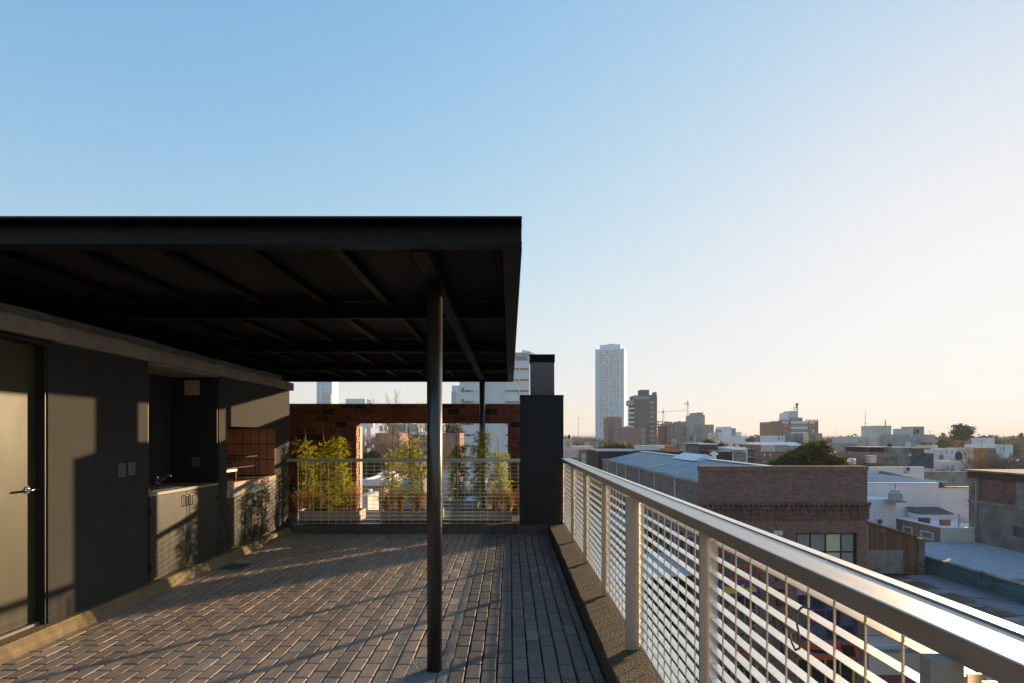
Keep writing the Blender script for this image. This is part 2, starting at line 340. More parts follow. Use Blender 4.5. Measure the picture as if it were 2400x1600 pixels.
# ------------------------------------------------------------------ terrace floor
def tint_build(mb, tints, name, mat, parent=None):
    o = mb.build(name, mat, parent); me = o.data
    at = me.color_attributes.new("tint", 'FLOAT_COLOR', 'POINT')
    for i, t in enumerate(tints): at.data[i].color = (*t, 1)
    return o
mb = MB(); tints = []
PW, PL, J = .1035, .221, .0095
def lay(x0, x1, xs, warm, phase):
    x = xs; row = 0
    while x < x1-.03:
        xa, xb = max(x, x0), min(x+PW-J, x1)
        y = -2.6+(PL/2 if (row+phase) % 2 else 0); slip = R.uniform(-.012, .012)
        while y < 8.86:
            ya, yb = y+slip+R.uniform(-.002,.002), min(y+slip+PL-.0155+R.uniform(-.002,.002), 8.868)
            # patch round the near column is mortar, not pavers
            if yb-ya > .03 and xb-xa > .02 and not (xa < -.40 and xb > -.60 and ya < 3.82 and yb > 3.46 and warm):
                n0 = len(mb.v); jx = R.uniform(-.0022,.0022)
                mb.cham(xa+jx, xb+jx, ya, yb, -.05, R.uniform(-.0025,.001), .0050, (R.uniform(-.006,.006), R.uniform(-.005,.005)))
                k = R.uniform(.92,1.08)
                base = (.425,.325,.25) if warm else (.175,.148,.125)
                if R.random() < .10: k *= .82
                if not warm and R.random() < .10: base = (.22,.205,.19)
                if warm and R.random() < .05: base = (.50,.42,.35)
                tints.extend([tuple(c*k for c in base)]*(len(mb.v)-n0))
            y += PL
        x += PW; row += 1
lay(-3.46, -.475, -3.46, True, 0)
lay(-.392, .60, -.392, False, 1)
root = tag(tint_build(mb, tints, 'terrace_floor', PAVER), kind='structure')
tag(MB().box(-3.5, .66, -2.7, 9.3, -.30, -.034).build('floor_bed', SAND), kind='structure')
# screed strip between the two pavings, and the patch round the column
s = MB()
def rough_strip(s, x0, x1, y0, y1, n):
    k = len(s.v)
    for i in range(n+1):
        y = y0+(y1-y0)*i/n
        s.v += [(x0+R.uniform(-.006,.006), y, -.03),(x0+R.uniform(-.006,.006), y, -.002+R.uniform(-.002,.002)),(x1+R.uniform(-.004,.004), y, -.002+R.uniform(-.002,.002)),(x1, y, -.03)]
    for i in range(n):
        a = k+4*i; s.f += [(a,a+4,a+5,a+1),(a+1,a+5,a+6,a+2),(a+2,a+6,a+7,a+3)]
rough_strip(s, -.470, -.396, -2.6, 8.86, 160)
tag(s.build('screed_strip', CONCG), kind='structure')
tag(MB().cham(-.676, -.474, 3.40, 3.90, -.05, -.002, .004).build('screed_patch', CONCG), kind='structure')

# ------------------------------------------------------------------ our own building below the terrace
b = thing('terrace_building', (-4, 4, GZ), 'building whose roof terrace with pavers the picture is taken from', 'building')
MB().box(-12, .98, -8, 10.75, GZ, -.301).build('body', STUCCO2, b)
# parapet under the side railing and kerb under the back railing
p = MB()
n = 60; k = len(p.v)
for i in range(n+1):
    y = -3+12.0*i/n
    j = R.uniform(-.004,.004)
    p.v += [(.615+j*.5,y,-.3),(.618+j,y,.118+j*.4),(.63+j,y,.132+j*.5),(.985,y,.135),(1.0,y,.12),(1.0,y,-.3)]
for i in range(n):
    a = k+6*i
    for q in range(5): p.f.append((a+q, a+q+1, a+q+7, a+q+6))
p.f.append(tuple(range(k+5, k-1, -1)))
tag(p.build('parapet', PARA), 'low roughcast brown parapet under the long side railing', 'parapet')
KERBD = M('dark_kerb_concrete', (.085,.075,.062), rough=.85, var=.3, scale=5, bump=.4, bscale=50)  # darker concrete tone for the rear kerb and plinth
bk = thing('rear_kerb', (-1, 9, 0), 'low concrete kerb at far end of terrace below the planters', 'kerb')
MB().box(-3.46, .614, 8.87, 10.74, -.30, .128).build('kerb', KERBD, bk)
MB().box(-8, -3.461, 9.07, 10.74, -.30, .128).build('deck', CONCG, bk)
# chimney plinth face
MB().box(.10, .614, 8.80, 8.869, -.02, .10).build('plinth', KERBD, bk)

# ------------------------------------------------------------------ left service building
WX = -3.55
sb = thing('service_building', (-4.2, 4, 0), 'charcoal rendered rooftop kitchen block with sink niche and barbecue niche', 'building')
def wbox(n, y0, y1, z0, z1, m, x0=-4.7, x1=WX, bevel=0):
    return MB().box(x0, x1, y0, y1, z0, z1).build(n, m, sb, bevel=bevel)
DY0, DY1 = 3.30, 4.305
wbox('wall', -4, DY0, .10, 2.28, STUCCO)
wbox('wall', DY1, 5.312, .10, 2.28, STUCCO)
wbox('wall', 5.318, 5.49, .10, 2.28, STUCCO, x1=WX-.004)
wbox('wall', 6.82, 7.01, .10, 2.28, STUCCO)
wbox('hood', 7.01, 8.49, 1.67, 2.28, STUCCO)
wbox('wall', 8.49, 9.0, .10, 2.28, STUCCO)
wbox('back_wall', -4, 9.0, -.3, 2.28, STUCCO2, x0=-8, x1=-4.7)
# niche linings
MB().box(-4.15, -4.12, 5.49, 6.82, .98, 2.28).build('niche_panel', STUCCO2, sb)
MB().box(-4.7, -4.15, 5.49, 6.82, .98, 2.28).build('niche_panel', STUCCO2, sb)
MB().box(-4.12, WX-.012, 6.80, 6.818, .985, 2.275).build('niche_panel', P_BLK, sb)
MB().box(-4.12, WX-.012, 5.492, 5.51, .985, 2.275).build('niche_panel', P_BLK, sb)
MB().box(-4.118, WX-.006, 5.49, 6.82, 2.262, 2.279).build('niche_ceiling', CONC, sb)
# roof slab with set-back upstand
def rough_slab(x0, x1, y0, y1, z0, z1, amp, n, nm, mt):
    m = MB(); k = 0
    for i in range(n+1):
        y = y0+(y1-y0)*i/n; a = R.uniform(-amp, amp); c = R.uniform(-amp, amp)
        m.v += [(x0,y,z0),(x1+a*.6,y,z0+c*.4),(x1+a,y,z1+c),(x0,y,z1)]
    for i in range(n):
        a = 4*i; m.f += [(a,a+1,a+5,a+4),(a+1,a+2,a+6,a+5),(a+2,a+3,a+7,a+6)]
    m.f += [(3,2,1,0), (4*n,4*n+1,4*n+2,4*n+3)]
    return m.build(nm, mt, sb)
rough_slab(-8, -3.50, -4, 9.06, 2.281, 2.402, .003, 90, 'roof_slab', CONC)
rough_slab(-8, -3.615, -4, 8.86, 2.403, 2.495, .006, 70, 'roof_upstand', CONCG)
# kerb at the foot of the wall
kb = MB(); n = 110
for i in range(n+1):
    y = -3+11.86*i/n; a = R.uniform(-.004,.004); f = .012*math.sin(y*2.1)
    kb.v += [(-3.70,y,-.3),(-3.455+a*1.5+R.uniform(0,.012),y,-.012),(-3.475+a,y,.085+f*.2),(-3.487+a,y,.105),(-3.70,y,.108)]
for i in range(n):
    a = 5*i
    for q in range(4): kb.f.append((a+q, a+q+1, a+q+6, a+q+5))
kb.build('kerb', KERB, sb)
MB().box(-3.49, -3.44, 7.75, 8.05, .06, .112).build('kerb_lump', KERB, sb, bevel=.01)
# door
d = MB().box(-3.70, -3.628, DY0+.02, DY1-.004, .135, 2.235).build('door', DOORST, sb)
MB().box(-3.69, -3.60, DY0, DY1-.013, .108, .128).build('door_sill', GRANITE, sb)
fr = MB(); fr.box(-3.80, WX+.004, DY1-.012, DY1+.022, .11, 2.262); fr.box(-3.80, WX+.004, DY0-.02, DY1-.013, 2.24, 2.262)
fr.build('door_frame', STUCCO, sb)
MB().box(-3.80, WX-.006, DY1-.030, DY1-.0125, .112, 2.238).build('door_reveal', P_BLK, sb)
hd = MB(); hz = wz(1149, 4.12)
hd.tube((-3.63,4.20,hz),(-3.575,4.20,hz),.010,n=10); hd.tube((-3.63,4.20,hz),(-3.618,4.20,hz),.026,n=16)
hd.tube((-3.577,4.262,hz),(-3.577,4.115,hz),.009,n=10)
hd.build('handle', CHROME, d, smooth=True)
# switches
for (y0,y1,z0,z1,k) in ((5.06,5.155,1.175,1.30,0),(5.19,5.285,1.18,1.302,1)):
    f = MB().box(WX, WX+.010, y0, y1, z0, z1).build('switch_plate', PLATE, sb, bevel=.003)
    m = MB()
    if k == 0: m.box(WX+.010, WX+.014, y0+.02, y1-.02, z0+.02, z1-.02)
    else:
        m.box(WX+.010, WX+.013, y0+.02, y1-.02, z0+.02, z0+.057); m.box(WX+.010, WX+.013, y0+.02, y1-.02, z0+.065, z1-.02)
    m.build('rocker' if k == 0 else 'socket', GREYD, f)
# sink counter, cabinet
ct = MB(); ct.box(-4.118, WX+.004, 5.494, 5.72, .952, .982); ct.box(-4.118, WX+.004, 6.33, 6.797, .952, .982)
ct.box(-4.118, -3.89, 5.72, 6.33, .952, .982); ct.box(-3.66, WX+.004, 5.72, 6.33, .952, .982)
ct = ct.build('counter', GRANITE, sb)
sk = MB(); sk.box(-3.89,-3.88,5.72,6.33,.80,.985); sk.box(-3.67,-3.66,5.72,6.33,.80,.985); sk.box(-3.88,-3.67,5.72,5.73,.80,.985); sk.box(-3.88,-3.67,6.32,6.33,.80,.985); sk.box(-3.88,-3.67,5.73,6.32,.79,.80)
sk.build('sink_bowl', CHROME, ct)
fa = MB(); fa.tube((-3.92,6.22,.982),(-3.92,6.22,1.065),.024,n=12); fa.tube((-3.92,6.22,1.065),(-3.91,6.20,1.105),.018,.012,n=10)
fa.path([(-3.91,6.21,1.03),(-3.82,6.17,1.075),(-3.735,6.14,1.125),(-3.715,6.13,1.105)], .011, 8)
fa.build('faucet', CHROME, ct, smooth=True)
def pull(mb, x, y0, y1, z0, z1, r=.004):
    mb.path([(x-.03,y0,z0),(x,y0,z0),(x,y0,z1),(x-.03,y0,z1)], r, 5)
    mb.path([(x,y0,z1),(x,y1,z1),(x,y1,z0),(x,y0,z0)], r, 5)
def cab(y0, y1, z0, z1, hy, hinge_y):
    dd = MB().box(WX-.02, WX+.002, y0, y1, z0, z1).build('cabinet_door', CABST, sb, bevel=.002)
    h = MB(); pull(h, WX+.03, hy-.022, hy+.022, z1-.155, z1-.045); h.build('handle', FRAMEK, dd)
    for zz in (z0+.12, z1-.14):
        h = MB(); h.tube((WX+.012,hinge_y,zz-.04),(WX+.012,hinge_y,zz+.04),.010,n=8); h.build('hinge', FRAMEK, dd)
MB().box(-4.6, WX-.021, 5.49, 6.82, .10, .949).build('cabinet_carcass', P_BLK, sb)
MB().box(-4.6, WX-.021, 7.01, 8.49, .10, .765).build('cabinet_carcass', P_BLK, sb)
cab(5.505, 6.13, .125, .946, 6.09, 5.515); cab(6.137, 6.81, .125, .946, 6.18, 6.80)
cab(7.02, 7.375, .125, .76, 7.335, 7.03); cab(7.382, 7.755, .125, .76, 7.42, 7.745); cab(7.762, 8.12, .125, .76, 8.08, 7.772); cab(8.127, 8.48, .125, .76, 8.17, 8.47)
# lamp cover on niche side wall, outlet
MB().box(-3.95,-3.775,6.78,6.80,2.045,2.225).build('lamp_cover', WHITEP, sb, bevel=.004)
MB().box(-3.86,-3.77,6.785,6.80,1.18,1.29).build('outlet', PLATE, sb, bevel=.002)
# barbecue niche
MB().box(-4.7, WX-.003, 7.01, 8.49, .766, .884).build('barbecue_beam', CONC, sb)
tl = MB()
i = 0; y = 7.02
while y < 8.48:
    tl.box(-3.66, WX+.001, y, min(y+.112, 8.485), .889, .952); y += .117
tl.build('edge_tiles', TILEP, sb)
MB().box(-4.7, -3.661, 7.01, 8.49, .885, .946).build('hearth', GRANITE, sb)
MB().box(-4.7, -3.66, 7.01, 8.49, .885, .887).build('hearth_bed', GREYD, sb)
tl = MB(); TW, TH = .1245, .237
for a in range(8):
    for c in range(3):
        x1 = WX-.004-a*TW; tl.box(x1-TW+.008, x1-.004, 8.462, 8.474, .955+c*TH+.006, .955+(c+1)*TH-.006)
tl.build('niche_tiles', TILE, sb)
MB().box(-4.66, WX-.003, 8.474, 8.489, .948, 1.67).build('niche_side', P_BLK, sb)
tl = MB()
for a in range(11):
    for c in range(3):
        y0 = 7.03+a*.1325; tl.box(-4.66, -4.648, y0, y0+.126, .955+c*TH+.003, .955+(c+1)*TH-.004)
tl.build('niche_tiles', TILE, sb)
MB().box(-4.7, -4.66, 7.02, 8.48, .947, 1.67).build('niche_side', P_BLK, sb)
# barbecue gear: separate things
gt = thing('fire_basket', (-4.1, 7.75, .946), 'rusty iron fire basket standing at the back of the barbecue niche', 'fire basket')
m = MB(); y0, y1, xa, xb, z0, z1 = 7.45, 8.27, -4.15, -3.78, 1.11, 1.255
for i in range(13):
    y = y0+(y1-y0)*i/12; m.tube((xb+.02*R.uniform(-1,1)*.3,y,z0),(xb+.04,y,z1),.006,n=5); m.tube((xa,y,z0),(xa-.03,y,z1),.006,n=5)
for i in range(6):
    x = xa+(xb-xa)*i/5; m.tube((x,y1,z0),(x,y1+.03,z1),.006,n=5)
m.path([(xa-.03,y0,z1),(xb+.04,y0,z1),(xb+.04,y1,z1),(xa-.03,y1+.03,z1),(xa-.03,y0,z1)], .008, 6)
m.path([(xa,y0,z0),(xb,y0,z0),(xb,y1,z0),(xa,y1,z0),(xa,y0,z0)], .008, 6)
m.build('basket', IRON, gt)
for (x, y) in ((xa,y0),(xb,y0),(xa,y1),(xb,y1)):
    MB().tube((x,y,z0),(x+.02,y+.03,.947),.008,n=6).build('leg', IRON, gt)
gg = thing('grill_grate', (-3.9, 7.3, .946), 'steel grill grate on legs at the front of the barbecue niche', 'grill')
m = MB(); m.box(-4.4,-3.62,7.06,7.42,1.085,1.112)
m.build('grate', GALV, gg)
for (x, y) in ((-4.38,7.08),(-3.64,7.08),(-4.38,7.40),(-3.64,7.40)):
    MB().box(x-.015,x+.015,y-.015,y+.015,.947,1.085).build('leg', IRON, gg)
# floor drain
dr = thing('floor_drain', (-3.24,6.62,0), 'square metal floor drain set in pavers near cabinets', 'drain')
m = MB()
for i in range(9): m.box(-3.36,-3.12,6.50+i*.028,6.514+i*.028,-.01,.006)
m.box(-3.375,-3.36,6.485,6.76,-.01,.007); m.box(-3.12,-3.105,6.485,6.76,-.01,.007); m.box(-3.36,-3.12,6.485,6.498,-.01,.007); m.box(-3.36,-3.12,6.747,6.76,-.01,.007)
m.build('grating', GREYD, dr); MB().box(-3.36,-3.12,6.498,6.747,-.012,.001).build('sump', P_BLK, dr)

# ------------------------------------------------------------------ steel canopy
cp = thing('steel_canopy', (-.5, 3.71, 0), 'large black steel canopy with corrugated deck on two round columns', 'canopy')
XR, YF, YB, ZB, ZT = .066, 2.95, 10.48, H+1.01, H+1.155
XL = -7.9
def chan(nm, a0, a1, t, face, axis, zb=ZB, zt=ZT, fl=.09, fb=.062, th=.012):
    """C channel: web set back from the flange tips; face = -1 or +1 is the open side"""
    m = MB()
    def bx(p0, p1, z0, z1):
        lo, hi = sorted((p0, p1))
        m.box(a0, a1, lo, hi, z0, z1) if axis == 'x' else m.box(lo, hi, a0, a1, z0, z1)
    bx(t, t-face*fl, zt-th, zt); bx(t-face*(fb+.03), t-face*(fb+.03+th), zb+th, zt-th); bx(t, t-face*(fb+.03+th), zb, zb+th)
    return m.build(nm, BLACKST, cp)
chan('front_channel', XL, XR-.002, YF, -1, 'x', fl=.10)
chan('side_channel', YF+.105, YB-.06, XR, 1, 'y')
MB().box(XR-.09, XR-.003, YF+.108, YF+.112, ZB+.013, ZT-.013).build('end_plate', BLACKST, cp)
chan('rear_channel', XL, XR-.002, YB, 1, 'x')
for i, Y in enumerate((4.83, 6.71, 8.60)):
    m = MB(); m.box(XL, XR-.105, Y, Y+.06, ZB, ZB+.008); m.box(XL, XR-.105, Y+.052, Y+.06, ZB+.008, ZT-.012); m.box(XL, XR-.105, Y, Y+.06, ZT-.020, ZT-.012)
    m.build('cross_beam', BEAMST, cp)
MB().box(-.545, -.455, YF+.115, YB-.115, ZB-.006, ZT-.013).build('main_beam', BEAMST, cp)
seg = [(YF+.115, 4.828), (4.892, 6.708), (6.772, 8.598), (8.662, YB-.115)]
for k in range(14):
    x = -1.03-.522*k
    m = MB()
    for a, c in seg: m.box(x-.03, x+.03, a, c, ZB+.085, ZT-.014)
    if x > XL+.1: m.build('joist', BEAMST, cp)
# corrugated deck
m = MB(); x = XL; pr = []
while x < XR-.02:
    pr += [(x, ZT+.001), (x+.009, ZT+.001), (x+.013, ZT+.007), (x+.022, ZT+.007)]; x += .026
n = len(pr)
for Y in (YF+.10, YB-.004):
    m.v += [(px, Y, pz) for px, pz in pr]
m.f += [(i, i+1, n+i+1, n+i) for i in range(n-1)]
m.build('roof_deck', BEAMST, cp)
for Y, z0 in ((3.71, -.012), (10.1, .129)):
    m = MB(); m.lathe(-.5, Y, [(.0505, z0), (.0505, ZB-.007)], 40); m.build('column', COLST, cp, smooth=True)

# ------------------------------------------------------------------ chimney
ch = thing('barbecue_chimney', (.51, 9.1, .1), 'charcoal rendered chimney block with narrower louvred flue on top', 'chimney')
MB().box(.164, .861, 8.95, 9.345, .10, 2.18).build('base', STUCCO2, ch, bevel=.006)
MB().box(.160, .865, 8.946, 9.349, 2.181, 2.205).build('cap_flashing', BLACKST, ch, bevel=.003)
fz0, fz1 = 2.206, wz(829, 9.05)
m = MB(); kx = .335; k2 = .722
m.poly([(kx,fz0),(k2,fz0),(k2-.004,fz1-.13),(kx-.004,fz1-.13)], 9.05, 9.235)
m.build('flue', M("flue_paint", (.11,.09,.085), rough=.6, var=.08), ch)
lv = MB()
for i in range(4): lv.poly([(9.045,fz1-.125+i*.03),(9.07,fz1-.115+i*.03),(9.07,fz1-.109+i*.03),(9.045,fz1-.119+i*.03)], kx-.012, k2+.002, 'x')
lv.box(kx-.016,kx-.002,9.04,9.245,fz1-.13,fz1-.012); lv.box(k2-.006,k2+.006,9.04,9.245,fz1-.13,fz1-.012)
lv.box(kx-.02,k2+.01,9.035,9.25,fz1-.012,fz1); lv.box(kx,k2-.008,9.08,9.24,fz1-.129,fz1-.02)
lv.build('louvre_cap', BLACKST, ch)

# ------------------------------------------------------------------ railings
def railing(name, label, loc): return thing(name, loc, label, 'railing')
sr = railing('side_railing', 'long galvanised railing with grating panels along the open right edge of terrace', (.87, 4, .13))
RX, ZR = .87, 1.19
hr = MB(); hr.poly([(.805,ZR-.046),(.807,ZR-.002),(.811,ZR),(.939,ZR),(.943,ZR-.002),(.945,ZR-.046)], -1.0, 8.945)
hr.build('handrail', RAILTOP, sr)
hr2 = MB()
for a, c in ((-1.0,1.62),(1.625,3.60),(3.605,5.80),(5.805,8.94)): hr2.box(.918, .952, a, c, ZR+.001, ZR+.005)
hr2.build('cover_strip', GALV, sr)
posts = [(-1.2+.0,.052),(-.10,.052),(1.02,.062),(2.40,.052),(3.70,.10),(4.95,.052),(6.20,.052),(7.45,.052)]
for Y, wd in posts:
    x1 = .829 if Y == 1.02 else .867; x0 = x1-wd
    MB().box(x0, x1, Y, Y+(.026 if Y == 1.02 else .010), .133, ZR-.047).build('post', GALVP, sr)
ys = [p[0] for p in posts]+[8.93]
FH, RS = .065, .1296
for a, c in zip(ys, ys[1:]):
    m = MB(); y0, y1 = a+.02, c-.01
    z = .187
    while z < ZR-.06:
        m.box(RX-.018, RX+.018, y0+.006, y1-.006, z, z+.0025); z += FH
    z1 = z-FH
    m.box(RX-.018, RX+.018, y0, y0+.004, .160, z1+.01); m.box(RX-.018, RX+.018, y1-.004, y1, .160, z1+.01)
    y = y0+RS*.45
    while y < y1-.03:
        m.tube((RX-.006,y,.145),(RX-.006,y,ZR-.05),.0036,n=6); y += RS
    m.build('grating_panel', GALV, sr)
wl = MB(); Yw = 1.66
pts = [(1897,1425),(1880,1421),(1866,1436),(1868,1462),(1876,1500),(1874,1518),(1864,1522),(1856,1505),(1848,1475),(1843,1466)]
wl.path([(RX-.03, (RX-.03)*F/(x-CX), H-(y-HY)*((RX-.03)/(x-CX))) for x, y in pts], .0032, 6)
tag(wl.build('wire_loop', M("tan_cable", (.20,.13,.07), rough=.6)), 'loose loop of brown cable hanging on the side railing grating', 'cable')

br = railing('rear_railing', 'short galvanised grating railing in front of the planters at terrace end', (-1.7, 8.9, .13))
YR = 8.90; XA, XB = -3.56, .163
MB().box(XA, XB, YR-.02, YR+.05, ZR-.05, ZR-.004).build('handrail', M('pale_rail_paint', (.52,.48,.42), rough=.45, var=.08), br)
m = MB(); z = .155
while z < ZR-.06:
    m.box(XA+.18, XB-.01, YR-.002, YR+.030, z, z+.0025); z += .0607
x = XA+.19
while x < XB:
    m.tube((x,YR-.002,.150),(x,YR-.002,ZR-.05),.0032,n=6); x += .1207
m.build('grating_panel', GALV, br)
for x in (XA+.18, -1.32, XB-.03):
    MB().box(x-.003, x+.003, YR, YR+.045, .128, ZR-.05).build('post', GALVP, br)
MB().box(XA+.12, XA+.26, YR-.03, YR+.07, .128, .15).build('base_plate', GALVP, br)

# ------------------------------------------------------------------ brick screen wall beyond the railing
bw = thing('brick_screen_wall', (-1.3, 10.5, -.3), 'red brick screen wall with one wide window-like opening at terrace end', 'wall')
YW = 10.35; zt = wz(947, YW); oz = wz(990, YW); ox0, ox1 = wx(833, YW), wx(1190, YW)
MB().wall(-6.0, .46, .129, zt, YW, YW+.12, [(ox0, ox1, .129, oz)]).build('wall_leaf', BRICKB, bw)
MB().wall(-6.0, .46, .129, zt-.02, YW+.122, YW+.36, [(ox0-.0, ox1, .129, oz-.0)]).build('inner_leaf', BRICKB, bw)
MB().box(-6.0, .47, YW-.006, YW+.38, zt+.001, zt+.02).build('coping', CONCG, bw)
jm = MB(); z = .13; i = 0
while z < oz-.03:
    z2 = min(z+.109, oz-.006); e = .012 if i % 2 else .004
    jm.box(ox0+.001, ox0+.012+e, YW+.004, YW+.20, z, z2); z += .118; i += 1
jm.build('jamb_bricks', JAMB, bw)
MB().box(ox0-.004, ox0+.03, YW+.21, YW+.37, .13, oz-.06).build('jamb_strip', CREAMW, bw)
hl = MB(); z = .13; i = 0
while z < oz-.08:
    yy = YW+.07+(.05 if i % 2 else 0)
    hl.poly([(yy-.02,z+.04),(yy+.018,z+.04),(yy,z+.075)], ox0+.002, ox0+.0165+(.012 if i%2 else .004), 'x'); z += .118; i += 1
hl.build('brick_holes', P_BLK, bw)

# ------------------------------------------------------------------ planters, bamboo, grasses
PX = [(695,843,'left planter trough of the row behind the rear railing'),(891,1000,'middle planter trough, partly behind the near steel column'),(1056,1200,'right planter trough, nearest the charcoal chimney')]
YP = 9.32
for x0, x1, lab in PX:
    X0, X1 = wx(x0,YP), wx(x1 if x1 != 1000 else 1034, YP); zt_ = wz(1196, YP)
    p = thing('planter', ((X0+X1)/2, YP+.2, .129), 'long grey '+lab, 'planter', 'grey planter troughs behind the rear railing')
    MB().box(X0,X1,YP,YP+.02,.129,zt_).build('front_panel', PLANTER, p)
    m = MB(); m.box(X0,X1,YP+.38,YP+.40,.129,zt_); m.box(X0,X0+.02,YP+.02,YP+.38,.129,zt_); m.box(X1-.02,X1,YP+.02,YP+.38,.129,zt_); m.build('trough', PLANTER, p)
    MB().box(X0+.02,X1-.02,YP+.02,YP+.38,.129,zt_-.03).build('soil', SOIL, p)
def bamboo(px, tpx, top, n, seed, dens, label, wide=.10, ltop=None):
    """cane at base px leaning to tpx with its tip at picture row top; foliage up to row ltop"""
    r = random.Random(seed); Yb = YP+.18+r.uniform(-.05,.1)
    b0 = Vector((wx(px,Yb), Yb, .29)); b1 = Vector((wx(tpx,Yb), Yb+r.uniform(-.05,.05), wz(top,Yb)))
    t = thing('bamboo_plant', b0, label, 'bamboo', 'staked bamboo plants in the rear planters')
    MB().tube(b0-Vector((0,0,.05)), b1, .0115, .008, 7).build('stake', BAMSTEM, t)
    lt = wz(ltop, Yb) if ltop else b1.z*.85
    st = MB(); lf = MB()
    for i in range(n):
        a = r.uniform(0, 6.28); q = Vector((b0.x+math.cos(a)*.05, Yb+math.sin(a)*.05, .26))
        hgt = (lt-.26)*r.uniform(.78,1.0); tip = Vector((b0.x+(b1.x-b0.x)*hgt/(b1.z-.26)+r.uniform(-wide,wide)*.9, Yb+r.uniform(-.08,.08), .26+hgt))
        pts = [q.lerp(tip, s_/5)+Vector((r.uniform(-.012,.012), r.uniform(-.012,.012), 0)) for s_ in range(6)]
        pts[0] = q
        for u, v in zip(pts, pts[1:]): st.tube(u, v, .0045, .0035, 5, False)
        for _ in range(int(dens*hgt*.42)):
            s_ = r.uniform(.10, 1.0)**.9; c = q.lerp(tip, s_)
            out = Vector((r.gauss(0,1), r.gauss(0,1), r.uniform(-.2,.7))).normalized()
            ln = r.uniform(.03, .15)*(1.2-.55*s_)*wide/.10; e = c+out*ln
            if r.random() < .25: st.tube(c, e, .0015, .001, 3, False)
            for _ in range(r.randint(3,6)):
                dd = Vector((out.x+r.gauss(0,.7), out.y+r.gauss(0,.7), out.z-.35+r.gauss(0,.55)))
                lf.leaf(e+Vector((r.gauss(0,.014),)*3), dd, r.uniform(.055,.115), r.uniform(.011,.018))
    st.build('stems', BAMSTEM, t); lf.build('leaves', BAMLEAF, t)
BB = [(728,716,1004,3,170,'first bamboo from the left, against the brick wall',.13,1022),
      (772,758,998,3,180,'second bamboo from the left, with a tall leaning stake',.13,1030),
      (808,792,1002,4,190,'third bamboo from the left, fullest, beside the brick jamb',.12,1022),
      (916,922,998,3,190,'bamboo left of centre, bushy and yellow, in the middle planter',.12,1050),
      (968,957,998,3,180,'slender bamboo with two canes, left of the near column',.10,1010),
      (996,977,1000,2,150,'bamboo just left of the near steel column',.10,1040),
      (1071,1069,1018,4,210,'dark dense bamboo just right of the near column',.10,1038),
      (1128,1127,994,4,190,'tallest bamboo, in front of the far steel column',.11,1010),
      (1176,1167,1024,4,170,'last bamboo on the right, beside the chimney',.10,1032)]
for i, (px, tp, top, n, dens, lab, wd, lt) in enumerate(BB): bamboo(px, tp, top, n, 30+i, dens, lab, wd, lt)
def grass(px, seed, hgt, label, Y=YP+.14, n=150, z=.28, mat=None, spread=.2):
    r = random.Random(seed); X = wx(px, Y); m = MB()
    for i in range(n):
        a = r.uniform(0,6.28); d = abs(r.gauss(0,spread)); h = hgt*r.uniform(.6,1)
        p0 = Vector((X+r.uniform(-.03,.03), Y+r.uniform(-.03,.03), z)); p1 = p0+Vector((math.cos(a)*d*.4, math.sin(a)*d*.3, h*.65)); p2 = p0+Vector((math.cos(a)*d, math.sin(a)*d*.7, h))
        m.tube(p0, p1, .0022, .0018, 3, False); m.tube(p1, p2, .0018, .0006, 3, False)
    o = m.build('grass_tuft', mat or STRAW); tag(o, label, 'ornamental grass', 'straw coloured grass tufts in the planters')
for px, sd, hh, lab in ((702,1,.42,'straw grass tuft at the far left end of the left planter'),(748,7,.40,'straw grass tuft between first and second bamboo'),(832,2,.50,'straw grass tuft at right end of left planter, against the bright jamb'),
        (905,8,.36,'straw grass tuft at left end of middle planter'),(938,3,.42,'straw grass tuft between bushy and slender bamboos'),(980,4,.45,'orange straw grass tuft left of near column'),(1160,5,.40,'small straw grass tuft between tallest and last bamboo'),(1193,6,.45,'straw grass tuft beside the chimney')):
    grass(px, sd, hh, lab)
m = MB(); r = random.Random(4)
for i in range(420):
    p0 = Vector((wx(r.uniform(740,775), YP+.12), YP+r.uniform(.05,.2), .27)); m.leaf(p0+Vector((0,0,r.uniform(0,.05))), (r.gauss(0,1),r.gauss(0,1),r.uniform(.1,1)), .04, .025)
tag(m.build('ground_cover_plant', leafmat("fresh_green_leaf", (.06,.16,.02), (.12,.24,.03), .4)), 'low fresh green leafy plant at the foot of the left bamboos', 'plant')

# ================================================================== THE CITY
def rect(Y, r):      # picture rectangle (px0,px1,py0,py1) -> wall coordinates at distance Y
    return (wx(r[0],Y), wx(r[1],Y), wz(r[3],Y), wz(r[2],Y))
def window(root, h, Y, fm=WHITEF, gm=GLASS, nx=2, nz=1, dep=.14, fr=.05, sill=False, name='window'):
    x0, x1, z0, z1 = h; e = .004
    m = MB(); t0, t1 = Y+dep, Y+dep+.05
    m.box(x0+e, x0+fr, t0, t1, z0+e, z1-e); m.box(x1-fr, x1-e, t0, t1, z0+e, z1-e)
    m.box(x0+fr, x1-fr, t0, t1, z0+e, z0+fr); m.box(x0+fr, x1-fr, t0, t1, z1-fr, z1-e)
    for i in range(1, nx): x = x0+(x1-x0)*i/nx; m.box(x-fr*.4, x+fr*.4, t0+.003, t1-.003, z0+fr, z1-fr)
    for i in range(1, nz): z = z0+(z1-z0)*i/nz; m.box(x0+fr, x1-fr, t0+.006, t1-.006, z-fr*.4, z+fr*.4)
    w = m.build(name, fm, root)
    MB().box(x0+fr*.6, x1-fr*.6, Y+dep+.015, Y+dep+.03, z0+fr*.6, z1-fr*.6).build('pane', gm, w)
    if sill: MB().box(x0-.06, x1+.06, Y-.06, Y+.02, z0-.07, z0-.003).build('sill', fm, w)
    return w
